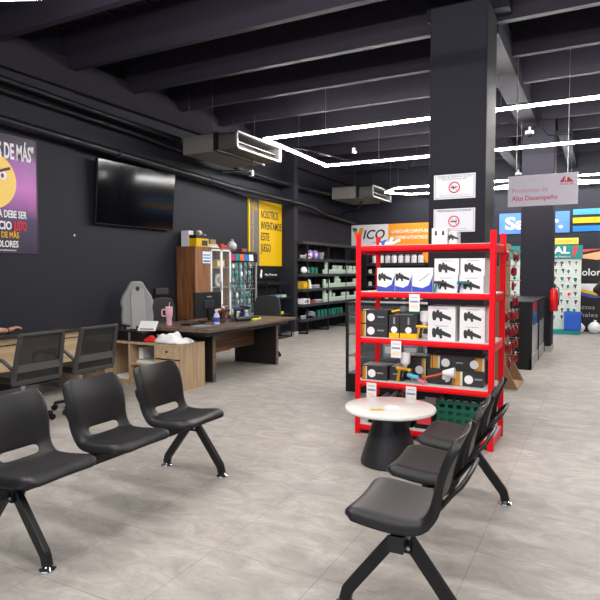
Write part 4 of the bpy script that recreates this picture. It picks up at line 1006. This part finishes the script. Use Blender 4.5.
# ------------------------------------------------------------ cardboard display with hanging red things
t = thing('cardboard_display', 'brown cardboard display stand with hooks beside the red rack', 'display stand', (-1.095, 7.35, 0))
MB().box(-.02, .0, 0, .85, 0, 1.80).build('hook_board', M_CARD, t)
MB().prism([(0, 0), (.22, 0), (.0, .42)], .0, .03).build('gusset', M_CARD, t); MB().prism([(0, 0), (.22, 0), (.0, .42)], .62, .65).build('gusset', M_CARD, t)
MB().box(0, .22, .03, .62, .0, .012).build('base_flap', mat('cardboard_light', s2l(180, 150, 115), .8), t)
MB().box(-.3, -.02, .0, .02, 0, 1.5).build('rear_strut', M_CARD, t)
spots = []
rnd = random.Random(2)
for r in range(8):
    for c_ in range(3):
        y_ = .12+.28*c_; z_ = 1.70-.19*r
        MB().cyl((0, y_, z_), (.15, y_, z_), .004, n=6).build('hook', M_STEEL, t); spots.append((y_, z_))
rd = thing('hanging_roll', 'red spool pack hanging from a hook of the cardboard display', 'packaged roll', (0, 0, -5), 0, 'red packs on the cardboard display')
MB().tube([(0, .045*math.cos(a), -.075+.045*math.sin(a)) for a in [2*PI*k/16 for k in range(17)]], .016, 8).build('ring', mat('pack_red', s2l(150, 20, 30), .35), rd, smooth=True)
MB().box(-.002, .002, -.02, .02, -.03, .012).build('tag_card', M_WHITE, rd)
first = True
for (y_, z_) in spots:
    for k, dx in enumerate((.055, .105)):
        if rnd.random() < .48: continue
        loc = (-1.095+dx, 7.35+y_+rnd.uniform(-.02, .02), z_)
        ri = round((1.70-z_)/.19); lb = 'red spool pack on the %s row of hooks of the cardboard display' % ORDN[ri]; gp = 'red packs on the %s row of hooks' % ORDN[ri]
        if first: rd.location = loc; first = False; rd['label'] = lb; rd['group'] = gp
        else: dup(rd, loc, rnd.uniform(-.5, .5), lb, gp)

# ------------------------------------------------------------ red rack
RX0, RX1, RY0, RY1 = -1.915, -.738, 4.70, 5.24; PW = .046
t = thing('red_rack', 'bright red metal display rack with five shelves', 'rack', (RX0, RY0, 0)); RW = RX1-RX0; RD = RY1-RY0
LEV = [.09, .48, .86, 1.26, 1.66]
for xx in (0, RW-PW):
    for yy in (0, RD-.04):
        g = MB(); g.box(xx, xx+PW, yy, yy+.008, 0, 1.76); 
        xe = xx if xx == 0 else xx+PW-.008
        g.box(xe, xe+.008, yy, yy+.04, 0, 1.76); g.box(xx+.002, xx+PW-.002, yy+.002, yy+.02, 0, 1.755)
        g.build('post', M_RED, t, bevel=.003)
for z in LEV:
    for nm, a in (('front_rail', (PW, RW-PW, .0, .035)), ('rear_rail', (PW, RW-PW, RD-.035, RD))):
        MB().box(a[0], a[1], a[2], a[3], z-.050, z-.004).box(a[0], a[1], a[2]+(.0 if nm == 'rear_rail' else -.004), a[3]+(.004 if nm == 'rear_rail' else 0), z-.042, z-.016).build(nm, M_RED, t, bevel=.004)
    for xx in (.005, RW-.045): MB().box(xx, xx+.04, .04, RD-.04, z-.07, z-.01).build('side_rail', M_RED, t, bevel=.003)
    MB().box(.012, RW-.012, .012, RD-.012, z-.006, z).build('deck', mat('deck_white', s2l(205, 200, 196), .35), t)
ZS = [z+.0005 for z in LEV]; FY = 4.76
GUN = [(-.55, .1), (-.52, .36), (-.40, .42), (-.34, .28), (-.26, .5), (-.14, .5), (-.13, .3), (0, .38), (.05, .22), (.2, .12), (.58, -.1), (.56, -.36), (.2, -.22), (.05, -.16), (.06, -.42), (-.06, -.46), (-.12, -.2), (-.28, -.12), (-.34, -.38), (-.5, -.36), (-.54, -.12)]
def gun_print(parent, cx, cz, w_, m, y, name='tool_picture'):
    MB().prism([(cx+a*w_, cz+b_*w_*.72) for a, b_ in GUN], y-.0015, y-.0003).build(name, m, parent)
def rbox(name, label, px0, px1, z, h, m, dep=.26, fy=FY, group=None, cat='carton', gap=.004):
    x0 = xat(px0, fy)+gap/2; x1 = xat(px1, fy)-gap/2
    t = thing(name, label, cat, ((x0+x1)/2, fy, z), 0, group); w_ = x1-x0
    MB().box(-w_/2, w_/2, 0, dep, 0, h).build('carton_body', m, t, bevel=.002); return t, w_
# top deck
t, w_ = rbox('product_box', 'tall white box on top of the red rack with two small figures', 431, 447, ZS[4], .135, M_WHITEB, .12, 4.80)
for dx in (-.03, .03): MB().blob((dx, -.001, .10), .012, (.8, .1, 1.2)).box(dx-.01, dx+.01, -.0015, 0, .075, .09).build('figure_icon', M_INK, t)
MB().box(-.04, .04, -.001, 0, .02, .024).build('text_line', M_GREYINK, t)
t, w_ = rbox('product_box', 'grey and white box with dark picture on top of the red rack', 448, 457, ZS[4], .10, mat('box_greyish', s2l(200, 198, 200), .5), .12, 4.80)
gun_print(t, 0, .055, .075, M_INK, 0)
t = thing('spray_gun', 'small white and blue spray tool on the left of the rack top', 'spray gun', (-1.66, 4.86, ZS[4]), .4)
MB().tube([(-.09, 0, .015), (.02, 0, .02), (.09, 0, .05)], .012, 8).build('nozzle_body', M_WHITE, t, smooth=True); MB().blob((-.06, 0, .02), .02).build('blue_cap', M_SKYB, t, smooth=True); MB().cyl((0, 0, .02), (.02, .0, .07), .014).build('cup', M_WHITE, t)
# second deck: blue white cartons
for k, (a, b_, nm) in enumerate(((377, 395, 'leftmost'), (395, 412, 'middle'), (412, 433, 'right, wider'))):
    t, w_ = rbox('product_box', '%s blue and white spray gun carton on the second shelf' % nm, a, b_, ZS[3], .205, M_WHITE, .3, FY, 'blue and white cartons on the second shelf')
    del t['group']
    MB().prism([(-w_/2+.001, .002), (w_/2-.001, .002), (w_/2-.001, .14), (w_/2-.03, .06), (0, .035), (-w_/2+.001, .05)], -.0018, -.0004).build('blue_wave', M_BLUE, t)
    if k < 2: gun_print(t, -.01, .125, .11, M_INK, 0); MB().blob((.02, -.001, .06), .03, (1, .04, .5)).build('cup_picture', M_LILAC, t, smooth=True)
    else: MB().bar((-.03, -.001, .09), (.06, -.001, .16), .002, .008, (0, 1, 0)).build('tool_picture', M_INK, t)
def wbox(label, a, b_, z, h, fy=FY, sh=0):
    t, w_ = rbox('product_box', label, a, b_, z, h, M_WHITEB, .26, fy)
    gun_print(t, 0, h*.44, w_*.62, M_INK, 0); MB().box(-w_*.25, w_*.25, -.0012, -.0003, h*.84, h*.87).build('text_line', M_GREYINK, t)
    return t
wbox('white spray gun carton at lower left of the stack on second shelf', 434, 458, ZS[3], .14)
wbox('white spray gun carton at lower right of the stack on second shelf', 459, 484, ZS[3], .14)
wbox('white spray gun carton at upper left of the stack on second shelf', 434, 459, ZS[3]+.1405, .14)
wbox('white spray gun carton at upper right of the stack on second shelf', 460, 485, ZS[3]+.1405, .14)
wbox('lower white spray gun carton left of centre on the third shelf', 428, 456, ZS[2], .142)
wbox('upper white spray gun carton left of centre on the third shelf', 428, 456, ZS[2]+.1425, .142)
wbox('lower white spray gun carton beside the right post on the third shelf', 460, 486, ZS[2], .142)
wbox('upper white spray gun carton beside the right post on the third shelf', 460, 486, ZS[2]+.1425, .142)
def leaning_gun(label, loc, rz, body, grip, cup=True, sc=1., cupm=None):
    t = thing('spray_gun', label, 'spray gun', loc, rz); t.scale = (sc,)*3
    MB().tube([(-.06, 0, .12), (0, 0, .12), (.05, 0, .115), (.075, 0, .11)], .016, 10, [.017, .017, .014, .019]).build('barrel', body, t, smooth=True)
    MB().bar((-.03, 0, .12), (-.05, 0, .0), .022, .026, (1, 0, 0)).build('grip', grip, t, bevel=.005)
    MB().bar((.01, 0, .108), (-.005, 0, .05), .01, .006, (1, 0, 0)).build('trigger', M_STEEL, t)
    if cup: MB().lathe([(0, .135), (.014, .135), (.02, .15), (.042, .175), (.045, .25), (.047, .252), (.047, .262), (.03, .268), (0, .27)], (.02, 0, 0), 20).build('paint_cup', cupm or M_WHITEB, t, smooth=True)
    return t
leaning_gun('teal and dark display spray gun in front of the stack on second shelf, left', (-1.19, 4.738, ZS[3]), .25, M_INK, M_TEAL, False, .7)
leaning_gun('blue green display spray gun in front of the stack on second shelf, right', (-1.0, 4.738, ZS[3]), -.1, M_GREEN, M_TOOLB, False, .7)
# black cartons with picture
def bbox(label, px0, px1, z, h, pic, fy=FY, dep=.22):
    t, w_ = rbox('product_box', label, px0, px1, z, h, M_BLKCARD, dep, fy)
    r = min(h*.3, .036)
    for c_, kind in pic:
        x_ = c_*w_
        if kind == 'c': MB().prism([(x_+r*math.cos(2*PI*i/18), h*.45+r*math.sin(2*PI*i/18)) for i in range(18)], -.0014, -.0003).build('round_picture', M_WHITE, t)
        if kind == 'y': MB().box(x_-w_*.05, x_+w_*.05, -.0012, -.0003, .003, h*.93).box(x_-w_*.09, x_-w_*.065, -.0012, -.0003, .003, h*.93).build('gold_stripe', mat('gold_print', s2l(214, 150, 40), .45), t); MB().box(x_+w_*.05, x_+w_*.09, -.0012, -.0003, .003, h*.93).build('white_stripe', M_CREAM, t)
        if kind == 't': MB().box(x_-.03, x_+.03, -.0012, -.0003, h*.45, h*.55).build('wordmark', M_GREYINK, t)
    return t
bbox('lower black carton with gold stripe at left of the third shelf', 361, 388, ZS[2], .118, ((-.40, 'y'), (-.12, 'c'), (.25, 't')))
bbox('upper black carton with gold stripe at left of the third shelf', 361, 388, ZS[2]+.1185, .118, ((-.40, 'y'), (-.12, 'c'), (.25, 't')))
for a, b_, nm in ((389, 400, 'narrow'), (400, 418, 'wide')):
    t, w_ = rbox('product_box', '%s upright black carton with yellow foot on the third shelf' % nm, a, b_, ZS[2], .20, M_BLKCARD, .16)
    MB().box(-w_/2+.002, w_/2-.002, -.0014, -.0003, .002, .045).build('yellow_band', M_YEL, t)
    MB().prism([(.028*math.cos(2*PI*i/18), .072+.028*math.sin(2*PI*i/18)) for i in range(18)], -.002, -.0014).build('round_picture', M_WHITE, t); MB().box(-.008, .008, -.0012, -.0003, .12, .18).build('wordmark', M_GREYINK, t)
leaning_gun('gold spray gun with white cup standing right of the upright black cartons', (-1.335, 4.775, ZS[2]), .1, M_GOLD, M_GOLD, True, .9)
t = thing('spray_gun', 'gold and silver spray gun lying on top of the upright black cartons', 'spray gun', (-1.57, 4.84, ZS[2]+.2003), .2)
MB().tube([(-.06, 0, .02), (0, 0, .03), (.03, 0, .04)], .016, 8).build('barrel', M_GOLD, t, smooth=True); MB().blob((.05, 0, .045), .04, (1.1, .9, .9)).build('paint_cup', M_GREYINK, t, smooth=True); MB().bar((-.04, 0, .02), (-.06, .06, .012), .02, .02).build('grip', M_GOLD, t)
t = thing('small_pack', 'small green pack beside the price card on the third shelf', 'pack', (-1.41, 4.84, ZS[2]+.2003)); MB().box(-.03, .03, -.01, .03, 0, .05).build('pack_body', M_GREEN, t, bevel=.004); MB().box(-.02, .02, -.0112, -.01, .03, .045).build('print', M_WHITE, t)
# fourth shelf
bbox('black carton with gold stripe at the left of the fourth shelf', 362, 388, ZS[1], .125, ((-.38, 'y'), (-.1, 'c'), (.22, 't')))
bbox('plain black carton right of the striped one on the fourth shelf', 390, 404, ZS[1], .12, ((0, 't'),), 4.80)
bbox('lower long black carton with gold stripe at the right of the fourth shelf', 428, 485, ZS[1], .13, ((-.15, 'c'), (.05, 'y'), (.25, 'c'), (-.38, 't'), (.42, 't')), 4.83)
bbox('upper long black carton with gold stripe at the right of the fourth shelf', 432, 485, ZS[1]+.1305, .12, ((-.22, 'c'), (-.42, 'y'), (.05, 't'), (.33, 'c'), (.43, 'y')), 4.84)
bbox('tall black carton with round picture behind the spray gun on fourth shelf', 405, 427, ZS[1], .215, ((.2, 'c'), (.4, 'y')), 4.90)
leaning_gun('spray gun with large white cup and gold grip on the fourth shelf', (-1.50, 4.765, ZS[1]), -.1, M_GOLD, M_GOLD, True, .98)
t = thing('spray_gun', 'pink and blue spray gun lying at the front of the fourth shelf', 'spray gun', (-1.39, 4.765, ZS[1]), -.15)
MB().tube([(-.07, 0, .07), (-.02, 0, .055), (.03, 0, .05)], .02, 8).build('barrel', mat('cyan_paint', s2l(80, 175, 200), .35), t, smooth=True); MB().bar((0, 0, .05), (.09, 0, .012), .022, .022).build('grip', mat('hot_pink', s2l(225, 110, 150), .4), t, bevel=.004)
MB().bar((-.04, 0, .05), (-.02, 0, .0), .008, .012, (1, 0, 0)).build('trigger', M_STEEL, t)
t = thing('spray_gun', 'red brown spray gun with white cup lying across the long cartons', 'spray gun', (-1.16, 4.782, ZS[1]+.05), 0)
MB().tube([(-.17, 0, .0), (-.06, 0, .03), (.0, 0, .05)], .012, 8).build('grip', mat('copper_red', s2l(175, 75, 45), .35, .3), t, smooth=True); MB().tube([(.0, 0, .055), (.06, 0, .06), (.1, 0, .065)], .03, 14, [.022, .038, .045]).build('paint_cup', M_WHITEB, t, smooth=True); MB().tube([(-.05, 0, .03), (-.02, 0, .0), (.02, 0, -.012)], .008, 6).build('trigger', M_BLK, t)
# bottom shelf
t = thing('parts_tray', 'black tray of red handled tools on the lowest shelf', 'tray', (-1.62, 4.92, ZS[0]))
g = MB(); g.box(-.2, .2, -.14, .14, 0, .01)
for a in ((-.2, -.19, -.14, .14), (.19, .2, -.14, .14), (-.2, .2, -.14, -.13), (-.2, .2, .13, .14)): g.box(*a, 0, .2)
g.build('tray_body', M_BLK, t)
rt_ = thing('hand_tool', 'red and black hand tool in the black tray', 'tool', (-1.7, 4.88, ZS[0]+.011), 0, 'red handled tools on the lowest shelf')
MB().bar((0, 0, 0.012), (.05, .0, .22), .025, .03, (0, 1, 0)).build('handle', M_RED, rt_, bevel=.005); MB().bar((.05, 0, .21), (.1, .02, .25), .03, .03).build('head', M_STEEL, rt_, bevel=.004)
for k in range(4): dup(rt_, (-1.76+.07*k, 4.85+.05*(k % 3), ZS[0]+.011), .4*k)
box_thing('carton', 'dark tool case on the lowest shelf behind the round table', 'case', M_BLK, (-1.32, 4.92, ZS[0]), .16, .26, .16, 0, None, 'y', M_REDINK)
t = thing('plastic_crate', 'dark green plastic crate on the lowest rack shelf', 'crate', (-1.02, 4.9, ZS[0]))
g = MB(); cw, cdp, ch = .19, .14, .27
g.box(-cw, cw, -cdp, cdp, 0, .015)
for z in (.0, .06, .12, .18, .24): 
    g.box(-cw, cw, -cdp, -cdp+.01, z, z+.03); g.box(-cw, cw, cdp-.01, cdp, z, z+.03); g.box(-cw, -cw+.01, -cdp, cdp, z, z+.03); g.box(cw-.01, cw, -cdp, cdp, z, z+.03)
for k in range(6):
    x_ = -cw+.001+(2*cw-.032)/5*k; g.box(x_, x_+.03, -cdp+.001, -cdp+.009, 0, ch); g.box(x_, x_+.03, cdp-.009, cdp-.001, 0, ch)
g.build('crate_body', mat('crate_green', s2l(15, 85, 65), .45), t)
MB().box(-cw+.012, cw-.012, -cdp+.012, cdp-.012, .016, .2).build('contents', mat('crate_dark', s2l(12, 74, 57), .6), t)
# cartons seen at the rack's right side
for k, (z, m_, nm) in enumerate(((ZS[1], M_DKGREY, 'fourth'), (ZS[2], M_WHITEB, 'third'), (ZS[3], M_WHITEB, 'second'))):
    box_thing('carton', 'carton at the rear right of the %s shelf seen between the posts' % nm, 'carton', m_, (-.88, 5.06, z), .16, .07, .2, 0, None, 'x', M_GREYINK)
# price cards hanging on the rails
for k, (px, z, nm) in enumerate(((414.5, LEV[3], 'on the second shelf rail'), (396.5, LEV[2], 'on the third shelf rail'), (372, LEV[1], 'at left of the fourth shelf rail'), (412, LEV[1], 'at centre of the fourth shelf rail'))):
    x_ = xat(px, 4.69)
    t = thing('price_card', 'white price card with orange figures '+nm, 'price card', (x_, 4.694, z-.16))
    MB().box(-.045, .045, -.002, 0, 0, .145).build('card', mat('card_white', s2l(240, 236, 230), .4), t)
    MB().box(-.036, .036, -.003, -.002, .075, .09).build('blue_line', mat('card_blue', s2l(140, 130, 190), .5), t)
    text('figures', ('990', '850', '720', '640')[k], .045, mat('card_orange', s2l(240, 190, 120), .5), t, (0, -.003, .035), FRONT, w=.06, align='CENTER', depth=.0004)
    MB().box(-.03, .03, -.003, -.002, .115, .12).build('text_line', M_GREYINK, t)

# ------------------------------------------------------------ people
def ensure_skin(me):
    if not me.skin_vertices:
        bm = bmesh.new(); bm.from_mesh(me); bm.verts.layers.skin.verify(); bm.to_mesh(me); bm.free()
def skin_mesh(name, joints, edges, m, parent=None, root=0, sub=2):
    me = bpy.data.meshes.new(name); me.from_pydata([j[0] for j in joints], edges, [])
    ensure_skin(me); me.materials.append(m)
    o = bpy.data.objects.new(name, me); COL.objects.link(o)
    if parent: o.parent = parent
    for i, j in enumerate(joints):
        sv = me.skin_vertices[0].data[i]; r = j[1]; sv.radius = (r, r) if not isinstance(r, tuple) else r; sv.use_root = (i == root)
    s_ = o.modifiers.new('skin', 'SKIN'); s_.use_smooth_shade = True
    b_ = o.modifiers.new('sub', 'SUBSURF'); b_.levels = sub; b_.render_levels = sub
    return o
def hand_joints(J, E, wi, wrist, d, side, up, curl=.5, s=1.):
    """five separate finger chains rooted in the palm; d = hand direction, side = towards the little finger"""
    d = Vector(d).normalized(); side = Vector(side).normalized(); up = Vector(up).normalized(); w = Vector(wrist)
    palm = len(J); J.append((w+d*.045*s, (.034*s, .018*s))); E.append((wi, palm))
    for k, (off, ln) in enumerate(((-.03, .070), (-.010, .080), (.012, .074), (.032, .058))):
        a = len(J); base = w+d*.085*s+side*off*s; J.append((base, .010*s)); E.append((palm, a)); pv = a; pos = base; ang = 0
        for q, f in enumerate((.45, .3, .25)):
            ang += curl*(.6 if q == 0 else .8); dr = d*math.cos(ang)-up*math.sin(ang); pos = pos+dr*ln*f*s
            J.append((pos.copy(), (.0088-.001*q)*s)); E.append((pv, len(J)-1)); pv = len(J)-1
    a = len(J); J.append((w+d*.03*s-side*.035*s, .012*s)); E.append((palm, a)); J.append((w+d*.06*s-side*.055*s-up*.012*s, .0095*s)); E.append((a, a+1)); J.append((w+d*.085*s-side*.06*s-up*.02*s, .0085*s)); E.append((a+1, a+2))
def figure(label, loc, rz, pose, cloth_top, cloth_low, hairm):
    t = thing('person', label, 'person', loc, rz)
    p = pose; J = []; E = []
    def j(k, r, par=None):
        J.append((Vector(p[k]), r)); i = len(J)-1
        if par is not None: E.append((par, i))
        return i
    pel = j('pelvis', .105); wa = j('waist', .10, pel); ch = j('chest', .105, wa); nb = j('neck', .055, ch); hd = j('head0', (.06, .06), nb)
    hm = j('head1', (.088, .10), hd); ht = j('head2', (.076, .09), hm)
    W = {}
    for s_ in ('L', 'R'):
        sh_ = j('sh'+s_, .055, ch); el = j('el'+s_, .042, sh_); fm = j('fa'+s_, .038, el); wr = j('wr'+s_, .027, fm); W[s_] = wr
        hi = j('hip'+s_, .085, pel); kn = j('kn'+s_, .06, hi); an = j('an'+s_, .04, kn); to = j('to'+s_, (.04, .03), an)
    for s_ in ('L', 'R'):
        d, sd, u, c_ = p['hand'+s_]; hand_joints(J, E, W[s_], p['wr'+s_], d, sd, u, c_)
    skin_mesh('body', J, E, M_SKIN, t)
    # clothing children: closed volumes merged into one cloth surface each
    V3 = lambda k: Vector(p[k]); fdv = Vector(p['face']).normalized(); sdv = Vector((-fdv.y, fdv.x, 0))
    def rings(mb, lst, n=20):
        vs = [c+sdv*a*math.cos(2*PI*q/n)+fdv*b_*math.sin(2*PI*q/n) for c, a, b_ in lst for q in range(n)]; m = len(lst)
        mb.add(vs, [(i*n+q, i*n+(q+1) % n, (i+1)*n+(q+1) % n, (i+1)*n+q) for i in range(m-1) for q in range(n)]+[tuple(range(n-1, -1, -1)), tuple((m-1)*n+q for q in range(n))])
    def cloth_obj(nm, mb, m_):
        o = mb.build(nm, m_, t)
        rm = o.modifiers.new('remesh', 'REMESH'); rm.mode = 'VOXEL'; rm.voxel_size = .014; rm.use_smooth_shade = True
        sm = o.modifiers.new('smooth', 'SMOOTH'); sm.iterations = 4; sm.factor = .5
        return o
    up_ = Vector((0, 0, 1)); tp = MB()
    rings(tp, [(V3('pelvis')-up_*.02, .17, .125), (V3('waist'), .155, .12), (V3('chest')-up_*.06, .18, .13), (V3('chest')+up_*.05, .185, .125), (V3('neck')-up_*.07, .14, .10), (V3('neck')-up_*.015, .075, .075)])
    for s_ in ('L', 'R'):
        e2 = V3('el'+s_).lerp(V3('fa'+s_), .3 if p.get('short') else 1.0); pts_ = [V3('chest').lerp(V3('sh'+s_), .6)+up_*.03, V3('sh'+s_), V3('sh'+s_).lerp(V3('el'+s_), .5), V3('el'+s_), e2]
        if not p.get('short'): pts_.append(V3('fa'+s_).lerp(V3('wr'+s_), .85))
        tp.tube(pts_, .06, 14, [.08, .072, .062, .056, .053, .042][:len(pts_)])
        tp.blob(V3('sh'+s_), .07); tp.blob(V3('el'+s_), .056)
    cloth_obj('jacket' if not p.get('short') else 'shirt', tp, cloth_top)
    tp = MB(); rings(tp, [(V3('waist')-up_*.04, .152, .118), (V3('pelvis'), .172, .128), (V3('pelvis')-up_*.08, .165, .125), (V3('pelvis')-up_*.125, .14, .11)])
    for s_ in ('L', 'R'):
        tp.blob(V3('hip'+s_), .095); tp.blob(V3('kn'+s_), .068)
        tp.tube([V3('hip'+s_), V3('hip'+s_).lerp(V3('kn'+s_), .5), V3('kn'+s_), V3('kn'+s_).lerp(V3('an'+s_), .5), V3('an'+s_)-up_*.02], .08, 16, [.098, .084, .068, .064, .058])
    cloth_obj('trousers', tp, cloth_low)
    for s_ in ('L', 'R'):
        an = Vector(p['an'+s_]); to = Vector(p['to'+s_]); m_ = (an+to)/2; dd = (to-an); dd.z = 0; rzz = math.atan2(dd.y, dd.x)
        so_ = MB().box(-.13, .13, -.045, .045, 0, .07).build('shoe', M_BLK, t, bevel=.025, seg=3); so_.location = (m_.x, m_.y, 0); so_.rotation_euler.z = rzz
    h = Vector(p['head1']); fd = Vector(p['face']).normalized(); sd = Vector((-fd.y, fd.x, 0))
    MB().blob(h-fd*.018+Vector((0, 0, .035)), .1, (.92, .98, 1.05), .03, 5, 16).build('hair', hairm, t, smooth=True, sub=1)
    for q in (-1, 1): MB().blob(h+fd*.078+sd*.030*q+Vector((0, 0, .0)), .010).build('eye', M_WHITE, t, smooth=True); MB().blob(h+sd*.074*q-fd*.005, .028, (.5, .5, 1)).build('ear', M_SKIN, t, smooth=True)
    MB().prism([(-.012, -.03), (.012, -.03), (.005, .02), (-.005, .02)], -.018, .012, Matrix.Translation(h+fd*.085) @ Matrix.Rotation(math.atan2(fd.y, fd.x)+PI/2, 4, 'Z')).build('nose', M_SKIN, t, bevel=.005, smooth=True)
    MB().blob(h+fd*.072+Vector((0, 0, -.052)), .022, (.6 if abs(fd.x) > .5 else 1.1, 1.1 if abs(fd.x) > .5 else .6, .3)).build('mouth', mat('lips', s2l(165, 90, 85), .5), t, smooth=True)
    return t
# seated person: local frame faces -x, wrist of the near-wall arm rests on the desk edge
tz = .765
pose = dict(pelvis=(0, 0, .60), waist=(-.01, 0, .75), chest=(-.03, 0, .98), neck=(-.05, 0, 1.16), head0=(-.07, 0, 1.22), head1=(-.09, 0, 1.30), head2=(-.09, 0, 1.38), face=(-1, 0, 0), short=True,
            shL=(-.03, -.20, 1.08), elL=(-.33, -.14, .84), faL=(-.38, -.22, .815), wrL=(-.475, -.35, .805), handL=((-.22, -1, .38), (-1, .22, 0), (0, .3, 1), .62),
            shR=(-.03, .20, 1.08), elR=(-.20, .27, .85), faR=(-.28, .22, .82), wrR=(-.38, .13, .805), handR=((-1, -.3, 0), (-.3, 1, 0), (0, 0, 1), .3),
            hipL=(-.06, -.1, .585), hipR=(-.06, .1, .585), knL=(-.42, -.12, .55), knR=(-.42, .12, .55), anL=(-.38, -.12, .09), anR=(-.38, .12, .09), toL=(-.50, -.12, .035), toR=(-.50, .12, .035))
PSX, PSY = -6.08, 3.62
per = figure('seated person behind the light wood desk, forearm and hand resting on its edge', (PSX, PSY, 0), PI, pose, mat('shirt_dark', s2l(60, 60, 70), .8), mat('jeans', s2l(45, 50, 70), .8), mat('hair_dark', s2l(30, 24, 22), .6))
wr = Vector(pose['wrL']); MB().tube([wr+Vector((.033*math.cos(a), .015, .03*math.sin(a))) for a in [2*PI*k/18 for k in range(19)]], .006, 6).build('bracelet', M_BLK, per, smooth=True)
dup(v1, (PSX+.05, PSY, 0), PI/2, 'mesh back office chair under the seated person')
# standing person at the right edge of the picture, in black
pose = dict(pelvis=(0, 0, .98), waist=(0, 0, 1.12), chest=(0, 0, 1.34), neck=(0, 0, 1.50), head0=(0, 0, 1.56), head1=(0, .0, 1.64), head2=(0, 0, 1.72), face=(0, 1, 0),
            shL=(-.19, 0, 1.42), elL=(-.40, -.03, 1.17), faL=(-.33, .06, 1.10), wrL=(-.20, .12, 1.03), handL=((.8, .3, -.35), (0, -.5, -1), (-.4, .9, 0), .4),
            shR=(.19, 0, 1.42), elR=(.26, -.02, 1.14), faR=(.25, .05, 1.02), wrR=(.23, .1, .90), handR=((0, .2, -1), (0, -1, 0), (1, 0, 0), .3),
            hipL=(-.1, 0, .93), hipR=(.1, 0, .93), knL=(-.11, -.01, .50), knR=(.11, .01, .50), anL=(-.12, 0, .09), anR=(.12, 0, .09), toL=(-.13, .14, .035), toR=(.13, .14, .035))
figure('standing person dressed in black at the right edge, back turned, elbow out', (.335, 9.5, 0), 0, pose, mat('jacket_black', s2l(24, 24, 27), .7), M_BLK, MATS['hair_dark'])
